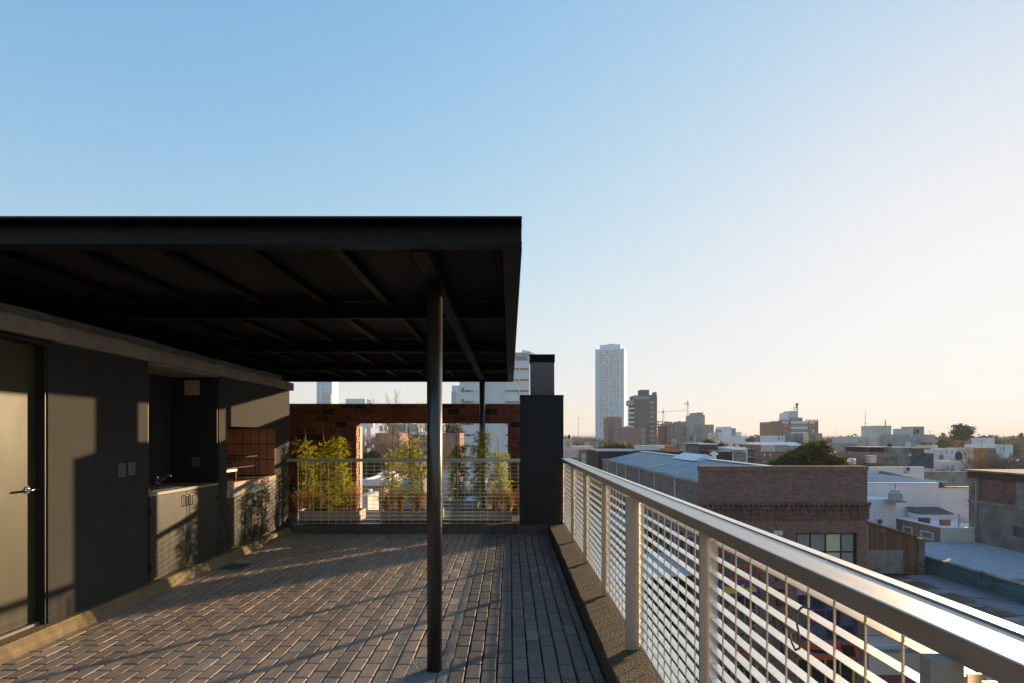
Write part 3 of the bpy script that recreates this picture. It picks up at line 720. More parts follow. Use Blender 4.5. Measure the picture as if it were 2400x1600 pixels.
def house(name, label, cat, Y, px0, px1, ptop, depth, mat, wins=(), fm=WHITEF, gm=GLASS, nx=2, nz=1, par=.0, roof=None, group=None, zb=GZ, cop=None):
    X0, X1, Z = wx(px0,Y), wx(px1,Y), wz(ptop,Y)
    t = thing(name, ((X0+X1)/2, Y+depth/2, zb), label, cat, group)
    hs_ = [rect(Y, r) for r in wins]
    m = MB()
    if hs_:
        m.wall(X0, X1, zb, Z, Y, Y+.3, hs_); m.box(X0, X1, Y+.301, Y+depth, zb, Z-(.35 if par else 0))
    else: m.box(X0, X1, Y, Y+depth, zb, Z-(.35 if par else 0))
    if par:                                            # roof parapet ring
        if not hs_: m.box(X0, X1, Y, Y+.2, Z-.35, Z)
        m.box(X0, X0+.2, Y+.301, Y+depth-.2, Z-.35, Z); m.box(X1-.2, X1, Y+.301, Y+depth-.2, Z-.35, Z); m.box(X0, X1, Y+depth-.2, Y+depth, Z-.35, Z)
    m.build('wall', mat, t)
    if roof: MB().box(X0+.2, X1-.2, Y+.302, Y+depth-.2, Z-.349, Z-.33).build('roof', roof, t) if par else MB().box(X0-.1, X1+.1, Y-.1, Y+depth+.1, Z+.001, Z+.12).build('roof', roof, t)
    if cop: MB().box(X0-.05, X1+.05, Y-.05, Y+.32, Z+.001, Z+.09).build('coping', cop, t)
    for h in hs_: window(t, h, Y, fm, gm, nx, nz)
    return t
def part(root, nm, mat, Y, px0, px1, py0, py1, d, bevel=0):
    return MB().pbox(px0, px1, py0, py1, Y, d).build(nm, mat, root)

# ---------------- brick facade building with the long metal roofed hall behind
YFc = 29.0
fb = thing('brick_workshop', (14.2, YFc, GZ), 'three storey old brick workshop with corbelled cornice and colourful shop fronts', 'building')
FX0, FX1 = wx(1643,YFc), wx(2033,YFc); ZP = wz(1091,YFc)
W_up = rect(YFc, (1866,2010,1248,1338)); W_r = rect(YFc, (1868,2010,1393,1502)); D_r = rect(YFc, (1868,2008,1543,1655))
V_up = rect(YFc, (1683,1782,1262,1358)); V_m = rect(YFc, (1684,1780,1394,1503)); D_l = rect(YFc, (1684,1780,1546,1655))
zc0, zc1 = wz(1215,YFc), wz(1175,YFc)
MB().wall(FX0, FX1, GZ+.13, zc0, YFc, YFc+.45, [W_up, W_r, D_r, V_up, V_m, D_l]).build('wall', FBRICK, fb)
MB().box(FX0, FX1, YFc, YFc+.45, zc1, wz(1102,YFc)).build('parapet_wall', FBRICK, fb)
MB().box(FX0-.03, FX1+.03, YFc-.04, YFc+.49, wz(1102,YFc), ZP).build('parapet_cap', SOLD, fb)
m = MB(); m.box(FX0, FX1, YFc-.02, YFc+.45, zc0, zc1-.001)
m.box(FX0-.10, FX1+.10, YFc-.16, YFc-.021, zc1-.14, zc1+.02); m.box(FX0-.06, FX1+.06, YFc-.11, YFc-.021, zc1-.36, zc1-.28)
x = FX0
while x < FX1: m.box(x, x+.13, YFc-.12, YFc-.022, zc1-.27, zc1-.145); x += .26
x = FX0
while x < FX1: m.box(x, x+.10, YFc-.07, YFc-.0205, zc0+.13, zc1-.37); x += .43
m.box(FX0-.05, FX1+.05, YFc-.09, YFc-.0212, zc0, zc0+.12)
m.build('cornice', CORNB, fb)
MB().box(FX0+.9, FX1-.45, YFc-.004, YFc-.0005, wz(1229,YFc), wz(1218,YFc)).build('soldier_course', SOLD, fb)
MB().box(FX0+.9, FX1-.45, YFc-.004, YFc-.0005, wz(1241,YFc), wz(1231,YFc)).build('soldier_course', SOLD, fb)
def grid_window(root, h, nx, nz, fm, panes, fr=.11, dep=.12):
    x0, x1, z0, z1 = h; Y = YFc
    m = MB(); m.box(x0+.004,x0+fr,Y+dep,Y+dep+.1,z0+.004,z1-.004); m.box(x1-fr*1.4,x1-.004,Y+dep,Y+dep+.1,z0+.004,z1-.004)
    m.box(x0+fr,x1-fr*1.4,Y+dep,Y+dep+.1,z0+.004,z0+fr); m.box(x0+fr,x1-fr*1.4,Y+dep,Y+dep+.1,z1-fr*.7,z1-.004)
    for i in range(1,nx): x = x0+(x1-x0)*i/nx; m.box(x-.04,x+.04,Y+dep+.003,Y+dep+.09,z0+fr,z1-fr*.7)
    for i in range(1,nz): z = z0+(z1-z0)*i/nz; m.box(x0+fr,x1-fr*1.4,Y+dep+.006,Y+dep+.087,z-.04,z+.04)
    w = m.build('window', fm, root)
    for i in range(nx):
        for j in range(nz):
            MB().box(x0+(x1-x0)*i/nx+.03, x0+(x1-x0)*(i+1)/nx-.03, Y+dep+.02, Y+dep+.04, z0+(z1-z0)*j/nz+.03, z0+(z1-z0)*(j+1)/nz-.03).build('pane', panes[(i+j*nx) % len(panes)], w)
    return w
grid_window(fb, W_up, 4, 2, FRAMEK, [GREYD, BLIND, BLIND_SUNLIT, BLIND, BLIND, BLIND, BLIND_SUNLIT, BLIND])  # third column: sunlit patch painted as paler pane colour
grid_window(fb, V_up, 3, 3, P_RED, [GREYD])
grid_window(fb, V_m, 3, 3, P_PIN, [GLASS]); grid_window(fb, W_r, 4, 3, P_PUR, [GLASS, GREYD, GLASS])
grid_window(fb, D_r, 4, 1, P_YEL, [P_BLK]); grid_window(fb, D_l, 3, 1, P_YEL, [P_BLK, GLASS])
def panel(nm, mat, r, d=.06): return MB().box(*rect(YFc,r)[:2], YFc-d, YFc-.001, *rect(YFc,r)[2:]).build(nm, mat, fb)
def shape(nm, mat, pts, t, par):
    return MB().poly([(wx(a,YFc), wz(b_,YFc)) for a, b_ in pts], YFc-t-.02, YFc-t-.002).build(nm, mat, par)
q = panel('painted_panel', P_PUR, (1684,1781,1359,1391)); shape('yellow_shapes', P_YEL, [(1687,1366),(1700,1372),(1718,1377),(1744,1366),(1741,1375),(1757,1376),(1756,1365),(1773,1378),(1770,1385),(1742,1383),(1706,1391),(1696,1382)], .06, q)
q = panel('painted_panel', P_PIN, (1867,2011,1360,1392)); shape('purple_shapes', P_PUR, [(1876,1373),(1888,1368),(1902,1371),(1925,1384),(1950,1388),(1900,1386)], .06, q)
q = panel('painted_panel', P_RED, (1867,2011,1504,1541)); shape('black_shapes', P_BLK, [(1968,1509),(1998,1510),(2005,1537),(1958,1534),(1974,1527)], .06, q); shape('black_shapes', P_BLK, [(1885,1517),(1960,1524),(1960,1532),(1905,1527)], .06, q)
q = panel('painted_panel', P_RED, (1684,1781,1507,1544)); shape('purple_shapes', P_PUR, [(1750,1530),(1781,1512),(1781,1536)], .06, q); shape('pink_shapes', P_PIN, [(1690,1518),(1708,1515),(1725,1536),(1700,1534)], .06, q)
def text(s_, size, loc, rot, mat, root, nm, ext=.03, sx=1):
    cu = bpy.data.curves.new(nm, 'FONT'); cu.body = s_; cu.size = size; cu.extrude = ext; cu.align_x = 'CENTER'; cu.offset = .012*size
    tmp = bpy.data.objects.new("tmp", cu); col.objects.link(tmp)
    bpy.context.view_layer.update(); dg = bpy.context.evaluated_depsgraph_get()
    me = bpy.data.meshes.new_from_object(tmp.evaluated_get(dg)); bpy.data.objects.remove(tmp)
    off = OFF[root.name]; mt = Matrix.Translation(Vector(loc)-off) @ Matrix.Rotation(rot, 4, 'X') @ Matrix.Diagonal((sx,1,1,1))
    me.transform(mt); me.materials.clear(); me.materials.append(mat)
    o = bpy.data.objects.new(nm, me); col.objects.link(o); o.parent = root; OFF[o.name] = off; return o
for ch_, py in zip("ARENA", (1297, 1357, 1417, 1478, 1536)):
    text(ch_, 1.22, (wx(1827,YFc), YFc-.07, wz(py,YFc)), math.pi/2, RUSTL, fb, 'letter', .035, .82)
# air conditioner on facade
def ac(label, X, Y, Z, wd=.8, face='y'):
    t = thing('air_conditioner', (X, Y, Z), label, 'air conditioner')
    MB().box(X, X+wd, Y-.32, Y-.01, Z, Z+.55).build('casing', WHITEF, t)
    MB().tube((X+wd*.42, Y-.33, Z+.28), (X+wd*.42, Y-.321, Z+.28), .21, n=20).build('fan_grille', GREYD, t)
    MB().box(X+.05, X+.09, Y-.3, Y-.01, Z-.08, Z-.001).build('bracket', GREYD, t); return t
t = thing('meter_cabinet', (wx(1820,YFc), YFc, wz(1246,YFc)), 'white two door box fixed on brick facade left of the big window', 'cabinet')
MB().box(wx(1811,YFc), wx(1820,YFc), YFc-.22, YFc-.005, wz(1251,YFc), wz(1241.5,YFc)).build('door', WHITEF, t); MB().box(wx(1820.5,YFc), wx(1830,YFc), YFc-.22, YFc-.005, wz(1251,YFc), wz(1241.5,YFc)).build('door', WHITEF, t)
# hall: side wall, roof
SXw, SYe = 9.9, 59.9; ZE = H-.2555*SXw; XRg, ZRg = 14.15, H-.1205*14.1
hall_w = MB().box(SXw, SXw+.35, YFc+.451, SYe, GZ, ZE).build('side_wall', SBRICK, fb)
MB().box(FX1-.35, FX1, YFc+.451, SYe, GZ, ZE).build('side_wall', SBRICK, fb)
MB().poly([(SXw+.351,GZ),(FX1-.351,GZ),(FX1-.351,ZE-.1),(XRg,ZRg-.15),(SXw+.351,ZE-.1)], SYe-.35, SYe).build('end_wall', SBRICK, fb)
for Y in (33.4, 38.1, 42.6, 47.6, 51.6, 56.3):
    MB().box(SXw-.06, SXw-.001, Y-.12, Y+.12, GZ, ZE-.002).build('concrete_pier', GREYC, fb)
MB().box(SXw-.035, SXw-.001, YFc+.46, SYe, ZE-1.65, ZE-1.30).build('concrete_beam', GREYC, fb)
MB().box(SXw-.05, SXw+.40, YFc+.452, SYe, ZE+.001, ZE+.09).build('wall_coping', OLDC, fb)
for Y in (30.4, 32.1, 34.9, 36.6, 40.2, 45.0):
    w_ = MB().box(SXw-.02, SXw-.001, Y-.35, Y+.35, ZE-4.6, ZE-2.9).build('side_window', GREYC, fb)
    MB().box(SXw-.03, SXw-.021, Y-.29, Y+.29, ZE-4.54, ZE-2.96).build('pane', GLASS, w_)
def slope_roof(root, nm, mat, xa, za, xb, zb, y0, y1, pitch=.22, amp=.035):
    m = MB(); y = y0; k = 0; n = 0
    while y < y1:
        a = amp if n % 2 else 0
        for yy in (y, y+pitch*.4): m.v += [(xa, yy, za+a), (xb, yy, zb+a)]
        n += 1; y += pitch*.5
    N_ = len(m.v)//2
    m.f = [(2*i, 2*i+1, 2*i+3, 2*i+2) for i in range(N_-1)]
    return m.build(nm, mat, root)
slope_roof(fb, 'roof', ZINC, SXw+.36, ZE-.02, XRg, ZRg, YFc+.46, SYe-.1, .5)
slope_roof(fb, 'roof', ZINC, XRg, ZRg, FX1-.36, ZE-.02, YFc+.46, SYe-.1, .5)
MB().box(XRg-.22, XRg+.22, YFc+.46, SYe-.1, ZRg+.03, ZRg+.075).build('ridge_cap', ZINCW, fb)
def onroof(x): return ZE-.02+(ZRg-ZE+.02)*(x-SXw-.36)/(XRg-SXw-.36)
for y0, y1, xa, xb in ((42.5, 43.3, SXw+.5, XRg-.3), (44.0, 44.35, SXw+.5, XRg-.3)):
    m = MB(); m.poly([(xa,onroof(xa)+.045),(xb,onroof(xb)+.045),(xb,onroof(xb)+.06),(xa,onroof(xa)+.06)], y0, y1); m.build('translucent_sheet', M("greenish_sheet", (.30,.36,.34), rough=.5, var=.1), fb)
m = MB(); m.poly([(XRg-1.0,ZRg-.10),(XRg,ZRg+.35),(XRg+1.0,ZRg-.10)], 40.0, 45.5); m.build('ridge_skylight', ZINCW, fb)
vt = MB(); vt.lathe(16.2, 44.4, [(.16,ZE+.3),(.16,ZRg+.22),(.30,ZRg+.22),(.30,ZRg+.30),(.05,ZRg+.46)], 16); vt.build('roof_vent', ZINCW, fb, smooth=False)

# dark brick wall with white coping behind the hall
t = house('dark_brick_house', 'low dark brick block with white coping right behind the metal roof', 'house', 61, 1403, 1603, 1056, 9, DBRICK)
part(t, 'coping', ZINCW, 60.9, 1400, 1484, 1051, 1056, 1.2)
part(t, 'junction', ZINCW, 62, 1496, 1530, 1043, 1053, 2)
for px, c_, lab in ((1536,WHITEW,'white'),(1562,ORNG,'orange')):
    part(t, 'roof_box', c_, 64, px, px+22, 1042, 1054, 2)
part(t, 'roof_box', OCHRE, 63, 1553, 1572, 1049.5, 1055.5, 1.5)
# ---------------- houses behind the hall
t = house('cream_apartments', 'peach rendered apartment house with brick middle bay beside the charcoal chimney', 'building', 150, 1322, 1403, 1052, 16, CREAM,
      [(1338,1348,1062,1071),(1363,1373,1061,1070),(1385,1395,1061,1074),(1338,1348,1084,1093),(1363,1373,1083,1092),(1385,1395,1083,1095)], gm=SHUT, nx=1)
part(t, 'brick_bay', BRN, 149.8, 1357, 1362.9, 1052, 1130, .19); part(t, 'brick_bay', BRN, 149.8, 1373.1, 1378, 1052, 1130, .19); part(t, 'brick_bay', BRN, 149.8, 1363, 1373, 1052, 1060.9, .19)
part(t, 'penthouse', CREAM, 153, 1341, 1389, 1044.5, 1052.5, 8)
part(t, 'stair_tower', CREAM, 151.5, 1322, 1341, 1028, 1053, 6)
part(t, 'tower_window', OCHRE, 151.3, 1329, 1333, 1036, 1046, .15)
for (a, c_) in ((1336,1356),(1380,1402)):
    for py in (1070.5, 1092): q = part(t, 'balcony', GLASSL, 148.6, a, c_, py, py+8, 1.3)
tk = MB(); X, Y = wx(1333.8,154), 154; z0 = wz(1027.6,Y); tk.lathe(X, Y, [(.45,z0),(.45,z0+.85),(.3,z0+1.1),(.12,z0+1.25)], 16)
tag(tk.build('water_tank', TANKK), 'black water tank on the stair tower of peach apartment house', 'water tank')
def mast(label, px, ptop, pbot, Y, r, arms=()):
    t = thing('antenna_mast', (wx(px,Y), Y, wz(pbot,Y)), label, 'antenna')
    X = wx(px,Y); MB().tube((X,Y,wz(pbot,Y)),(X,Y,wz(ptop,Y)), r, r*.6, 5).build('pole', GREYC, t)
    for py, hw in arms:
        z = wz(py,Y); k = hw/F*Y; MB().tube((X-k,Y,z),(X+k,Y,z), r*.8, n=4).build('arm', GREYC, t)
    return t
mast('thin guyed antenna mast standing above the peach apartment house', 1355.5, 977, 1040, 300, .14, ((978,3),(1010,1.5)))
t = house('grey_clad_house', 'blue grey clad house with two brick red panels behind metal roof', 'house', 88, 1608, 1683, 1041, 10, BLUEG,
      [(1612,1620,1050,1058),(1641,1652,1050.5,1055.5)], gm=GLASSL)
part(t, 'red_panel', REDP, 87.9, 1641, 1660, 1043.6, 1050.2, .09); part(t, 'red_panel', REDP, 87.9, 1652.4, 1660, 1050.3, 1063, .09); part(t, 'red_panel', REDP, 87.9, 1641, 1652.3, 1056, 1063, .09); part(t, 'red_panel', REDP, 87.9, 1663, 1679, 1043.6, 1063, .09)
part(t, 'roof', ZINCW, 87.7, 1640, 1682, 1037.8, 1040.9, 8)
part(t, 'roof_edge', REDP, 87.8, 1608, 1639, 1038.6, 1040.9, 8)
tag(MB().pbox(1597,1607,1041,1070,86,1.0).build('chimney_stack', M("tan_render", (.42,.33,.22), rough=.9)), 'tall tan chimney stack left of the blue grey house', 'chimney')
tk = thing('water_tank', (wx(1622,90), 94, wz(1040,90)), 'pale blue water tank on rooftop of the blue grey house', 'water tank')
X = wx(1622,94); z = wz(1032,94); MB().lathe(X,94,[(.42,z),(.45,z+.3),(.45,z+.7),(.2,z+.9)],14).build('tank', BLUEG, tk); MB().box(X-.3,X+.3,93.7,94.3,wz(1041,94),z).build('stand', GREYC, tk)
t = house('dark_rubble_house', 'dark weathered wall block between blue grey house and white gridded building', 'house', 80, 1684, 1716, 1057, 8, DBRICK)
t = house('white_gridded_house', 'small white building with tall dark gridded window', 'house', 84, 1715, 1752, 1050, 9, WHITEW, [(1719,1748,1059,1095)], fm=FRAMEK, gm=GREYC, nx=4, nz=4)
part(t, 'canopy', WHITEW, 83, 1718, 1750, 1052, 1053.5, 1); part(t, 'roof_room', WHITEW, 86, 1704, 1750, 1047, 1052, 5)
part(t, 'vent_box', WHITEF, 88, 1727, 1732, 1041, 1047.5, .6)
tk = MB(); X = wx(1737.5,88); z = wz(1048,88); tk.lathe(X,88,[(.22,z),(.22,z+.35),(.1,z+.48)],12); tag(tk.build('water_tank', TANKK), 'small dark round tank on the white gridded building', 'water tank')
t = house('balcony_house', 'dark brick flats with white shutters and railed balconies left of evergreen', 'building', 96, 1752, 1787, 1046, 10, BRNG,
      [(1759,1764,1055,1062),(1769,1775,1055,1063),(1778,1784,1054,1063),(1759,1764,1075,1082),(1778,1784,1075,1083)], gm=SHUT, nx=1)
for py in (1049.5, 1069.5):
    part(t, 'balcony', GREYD, 94.8, 1768, 1786, py+14, py+18.5, 1.19); part(t, 'balcony_slab', CREAMW, 94.8, 1757, 1786, py, py+1.5, 1.19)
for i in range(12): part(t, 'baluster', FRAMEK, 95.2, 1757+i*2.4, 1757.3+i*2.4, 1042.2, 1046, .03)
t = house('parapet_house', 'brick house with broad cream parapet behind the evergreen tree', 'house', 92, 1786, 1845, 1041, 12, BRN, [(1790,1796,1060,1068),(1803,1809,1060,1068),(1790,1796,1078,1086)], gm=SHUT, nx=1)
part(t, 'cream_parapet', CREAMW, 91.8, 1785, 1816, 1041, 1057, .19); part(t, 'cream_parapet', GREYC, 91.8, 1816.1, 1846, 1041, 1057, .19)
for i, (a, c_, lab) in enumerate(((1767,1805,'left'),(1800,1846,'middle'),(1850,1884,'right'))):
    t = thing('tin_roof_shed', (wx(a,135), 136, GZ), f'long shed with pale blue sheet roof, {lab} of three below the red brick tower block', 'shed', None)
    Y = 135+i*2; X0, X1 = wx(a,Y), wx(c_,Y)
    MB().box(X0, X1, Y, Y+10, GZ, wz(1043,Y)).build('wall', GREYC, t)
    MB().poly([(Y-.2,wz(1043,Y)),(Y+5,wz(1034.5,Y+5)),(Y+10,wz(1038,Y))], X0-.2, X1+.2, 'x').build('roof', ZINCW, t)

# ---------------- tall towers
def tower(name, label, Y, px0, px1, ptop, depth, wallm, n_fl, fl_px, bays, winm, top=None, bal=None):
    """bays: list of (px0, px1) window strips; one ribbon of windows per floor is a part"""
    X0, X1, Z = wx(px0,Y), wx(px1,Y), wz(ptop,Y)
    t = thing(name, ((X0+X1)/2, Y+depth/2, GZ), label, 'building'); rr = random.Random(int(px0))
    MB().box(X0, X1, Y, Y+depth, GZ, Z).build('wall', wallm, t)
    fh = fl_px/F*Y
    for i in range(n_fl):
        z1 = Z-.4*fh-i*fh; m = MB()
        for bi, (a, c_) in enumerate(bays):
            xa, xb = wx(a,Y), wx(c_,Y); nn = max(1, int((c_-a)/5.4)); sw = (xb-xa)/nn
            for k in range(nn):
                if rr.random() < .12: continue
                q = rr.uniform(.55,.9) if (bal and bi in bal) else rr.uniform(.4,.62)
                m.box(xa+k*sw+sw*(1-q)/2, xa+(k+1)*sw-sw*(1-q)/2, Y-.05, Y-.01, z1-fh*.5, z1)
        if m.v: m.box(X0+.2, X1-.2, Y-.015, Y+.02, z1-fh*.06, z1); m.build('window_band', winm, t)
        if bal:
            m = MB()
            for bi in bal: m.box(wx(bays[bi][0],Y)-.4, wx(bays[bi][1],Y)+.4, Y-1.3, Y-.06, z1-fh*.92, z1-fh*.55)
            m.build('balcony_band', wallm, t)
    return t
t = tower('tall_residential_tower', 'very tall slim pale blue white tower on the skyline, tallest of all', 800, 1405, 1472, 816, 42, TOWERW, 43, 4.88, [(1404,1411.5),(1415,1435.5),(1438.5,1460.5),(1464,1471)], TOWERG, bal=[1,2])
part(t, 'crown', TOWERW, 804, 1414, 1462.5, 806, 816, 30); part(t, 'crown', GREYC, 806, 1430, 1448, 804.6, 806, 20)
for a in (1412.6, 1436.4, 1461.5): part(t, 'pilaster', TOWERW, 798.2, a, a+1.6, 816, 1036, 1.7)
t.rotation_euler.z = math.radians(-16)      # turned so that its right flank shows
t = thing('grey_tower', (wx(1509,380), 388, GZ), 'dark grey apartment tower with curved white balconies, right of tallest tower', 'building'); Y = 380
MB().pbox(1487,1540,925,1046,Y,16).build('wall', GREYD, t)
part(t, 'wall_end', GREYD, 379, 1535, 1539, 917, 925, 8); part(t, 'lift_room', GREYD, 384, 1501, 1521.5, 912, 926, 8)
part(t, 'penthouse', GREYD, 382, 1521.6, 1535, 924, 926.5, 8); part(t, 'glass_parapet', GLASSL, 379.6, 1487, 1521, 928, 934, .3)
part(t, 'wing', M("pale_grey_render", (.36,.36,.39), rough=.8, var=.05), 381, 1475.5, 1486.9, 936, 948, 12)
part(t, 'wing_core', GREYD, 383, 1481, 1486.9, 948, 1046, 12)
for i in range(6):
    part(t, 'balcony', WHITEB, 380, 1476-(8 if i > 3 else 0), 1486.8, 954+i*10.6, 957.5+i*10.6, 6)
for i in range(9):
    q = part(t, 'window', GLASS, 379.9, 1524, 1533, 946+i*10.8, 950.5+i*10.8, .09); part(t, 'balcony', M("mid_grey", (.24,.24,.24), rough=.8) if i == 0 else bpy.data.materials["mid_grey"], 379.0, 1523, 1533.5, 952+i*10.8, 957+i*10.8, .99)
part(t, 'window', WHITEF, 379.9, 1523, 1533, 940, 942.5, .09)
t = house('brick_slab_block', 'tall narrow brown brick block standing in front of the tallest tower', 'building', 255, 1425, 1457, 976, 12, BRNG, [(1448,1450.5,989,992),(1451.5,1454,992,996),(1430,1432,1006,1009)], nx=1)
house('brick_flats', 'broad brown brick flats with blank wall below the dark grey tower', 'building', 240, 1450, 1505, 999.5, 14, BRNG, [(1451,1454.5,1004,1010),(1451,1454.5,1014,1020),(1451,1454.5,1024,1030),(1486,1489,1005,1008),(1473,1476,1019,1023)], nx=1)
t = house('brick_flats_end', 'narrow grey window bay block at right end of the brown brick flats', 'building', 240, 1505.2, 1511, 1001, 13, GREYC, [(1506,1510,1010,1014),(1506,1510,1023,1027),(1506,1510,1034,1038)], nx=1)
# construction frame + neighbours
t = thing('unfinished_frame', (wx(1549,360), 363, GZ), 'bare concrete floor slabs of an unfinished building under the small crane', 'building')
Y = 360
for i in range(9): part(t, 'slab', OLDC, Y, 1542, 1554, 986+i*6.4, 987.6+i*6.4, 9)
for a in (1542, 1552.6): part(t, 'pillar', OLDC, Y-.3, a, a+1.4, 985, 1044, 1)
t = house('concrete_block', 'wide grey tan concrete block with open frame at its left side', 'building', 345, 1566, 1626, 990, 18, TAN, [(1598,1609,1002.5,1004.5),(1598,1609,1016,1018)], nx=1)
part(t, 'frame_bay', REDP, 344, 1554.5, 1565.5, 996, 1048, 12)
q = part(t, 'core', GREYD, 347, 1566, 1584, 990, 1048, 4)
for i in range(5): part(t, 'slab', GREYC, 343.4, 1565, 1584, 990+i*13, 992+i*13, 2)
for a in (1565, 1574, 1583): part(t, 'pillar', GREYC, 343, a, a+1.3, 990, 1048, .39)
for i, a in enumerate((1560,1570,1582,1592,1600,1610)): part(t, 'roof_hut', TAN, 349, a, a+R.uniform(3,7), 990-R.uniform(2.5,6), 990, 4)
t = house('pale_grey_block', 'pale grey stair tower block right of the concrete block', 'building', 330, 1625, 1652, 971, 14, GREYC, [(1629,1631,982,985),(1629,1631,995,998),(1629,1631,1008,1011),(1644,1647,990,993),(1644,1647,1004,1007)], nx=1)
part(t, 'roof_room', TAN, 332, 1637, 1648, 965, 971, 6); part(t, 'roof_room', GREYC, 333, 1623.5, 1637, 966.3, 971, 6)
house('brown_block', 'plain brown block right of the pale grey stair tower', 'building', 320, 1653, 1673, 993.5, 12, TAN, [(1657,1659,1001,1004),(1666,1668.5,1001,1004),(1657,1659,1013,1016)], nx=1)
house('brown_low_block', 'low brown annex at the right foot of the plain brown block', 'building', 318, 1673.3, 1681, 1021, 9, TAN)
# cranes
def crane(label, px, ptop, pbot, Y, jib, hub):
    t = thing('tower_crane', (wx(px,Y), Y, wz(pbot,Y)), label, 'crane'); X = wx(px,Y); k = Y/F
    z0, z1 = wz(pbot,Y), wz(hub,Y); m = MB(); h = 1.6*k
    for sx in (-h, h):
        for sy in (-h, h): m.tube((X+sx,Y+sy,z0),(X+sx,Y+sy,z1),.16*k,n=4)
    n = int((z1-z0)/(2.4*h))
    for i in range(n):
        a, c_ = z0+(z1-z0)*i/n, z0+(z1-z0)*(i+1)/n
        m.tube((X-h,Y-h,a),(X+h,Y-h,c_),.12*k,n=4); m.tube((X+h,Y+h,a),(X-h,Y+h,c_),.12*k,n=4); m.tube((X-h,Y-h,a),(X-h,Y+h,c_),.12*k,n=4)
    m.build('mast', IRON, t)
    MB().box(X-1.6*k, X+1.6*k, Y-1.6*k, Y+1.6*k, z1, z1+3.5*k).build('cab', GREYD, t)
    MB().tube((X,Y,z1+3.5*k),(X,Y,wz(ptop,Y)),.6*k,.25*k,5).build('tower_peak', IRON, t)
    (a0,b0_),(a1,b1_) = jib; p0, p1 = Vector((wx(a0,Y),Y+1,wz(b0_,Y))), Vector((wx(a1,Y),Y+1,wz(b1_,Y)))
    m = MB(); up = Vector((0,0,1.5*k)); m.tube(p0,p1,.22*k,n=4); m.tube(p0+up,p1+up,.16*k,n=4)
    nn = 26
    for i in range(nn): m.tube(p0.lerp(p1,i/nn), p0.lerp(p1,(i+.5)/nn)+up, .10*k, n=3); m.tube(p0.lerp(p1,(i+.5)/nn)+up, p0.lerp(p1,(i+1)/nn), .10*k, n=3)
    m.build('jib', IRON, t)
    return t
crane('near tower crane seen end on above the concrete block', 1612, 932, 990, 420, ((1603,947),(1614,941)), 948)
crane('far small tower crane with long horizontal jib above the unfinished frame', 1554.5, 954, 994, 640, ((1539,965),(1609,960.5)), 966)
# stepped white block
t = house('stepped_white_block', 'pale stepped apartment block with blank walls left of the brick tower block', 'building', 210, 1705, 1747, 1021, 16, WHITEB, [(1725.5,1736.5,1019.9,1020.9)], nx=1)
part(t, 'wing', WHITEB, 212, 1686.5, 1705.5, 1012, 1058, 12); part(t, 'wing', WHITEB, 209.6, 1691, 1706, 1021, 1058, .39); part(t, 'upper_block', WHITEB, 211, 1698, 1714, 998.5, 1021, 9)
part(t, 'upper_block', GREYC, 212, 1714, 1724.5, 1002, 1021, 8); part(t, 'upper_block', WHITEB, 213, 1724.6, 1738, 1011, 1021, 8); part(t, 'roof_tank_room', GREYC, 214, 1687, 1697, 1005, 1012, 5)
part(t, 'side_strip', CREAM, 213, 1682, 1686.4, 1012, 1028, 8)
# red brick / white apartment tower block
t = thing('brick_tower_block', (wx(1863,320), 330, GZ), 'brick and white apartment block with rooftop pergola and antennas', 'building'); Y = 320
wn = [(1835,1840,993,999),(1842,1846,993,999),(1835,1840,1006,1012),(1842,1846,1006,1012),(1898,1902,993,999),(1905,1909,993,999),(1898,1902,1005,1013),(1904,1909,1005,1013)]
MB().wall(wx(1808,Y), wx(1918,Y), GZ, wz(985.5,Y), Y, Y+.4, [rect(Y,r) for r in wn]).build('wall', BRN, t); MB().pbox(1808,1918,987,1100,Y+.41,15).build('rear_wall', BRN, t)
for r in wn: window(t, rect(Y,r), Y, WHITEF, SHUT if R.random() < .6 else GLASS, 1, 1, .2, .25)
for i in range(4):
    part(t, 'white_band', WHITEB, 318.8, 1855, 1893, 986+i*12.3+(0 if i == 0 else .5), 991+i*12.3, 1.19)
    part(t, 'balcony_window', GLASSL, 319.7, 1855, 1893, 991.2+i*12.3, 998+i*12.3, .29)
for a in (1835, 1842, 1898, 1904.5):
    part(t, 'white_panel', WHITEB, 319.7, a, a+5, 986.5, 991.5, .29)
part(t, 'roof_room', WHITEB, 324, 1846, 1870, 965.5, 987, 10); part(t, 'roof_room', CREAMW, 323, 1854, 1870.5, 961.5, 987, 9); part(t, 'glass_room', GLASSL, 321, 1857.5, 1881, 977, 987, 5)
for (a, c_) in ((1826,1848),(1889,1918)):
    part(t, 'pergola_beam', BRN, 320.2, a, c_, 982, 984, .8)
    for i in range(4): part(t, 'pergola_post', BRN, 320.3, a+(c_-a-1)*i/3, a+(c_-a-1)*i/3+.9, 984, 985.6, .6)
t2 = mast('cluster of cellular antennas on top of the brick tower block', 1868, 943, 962, 326, .45)
for a, c_, e, f_ in ((1866,1868.5,944,950),(1870,1871.5,944,948),(1861.5,1863.5,953,955.5),(1861.5,1863.5,957,959),(1867,1870,950,955)):
    MB().pbox(a,c_,e,f_,325,.8).build('panel_antenna', GREYD, t2)
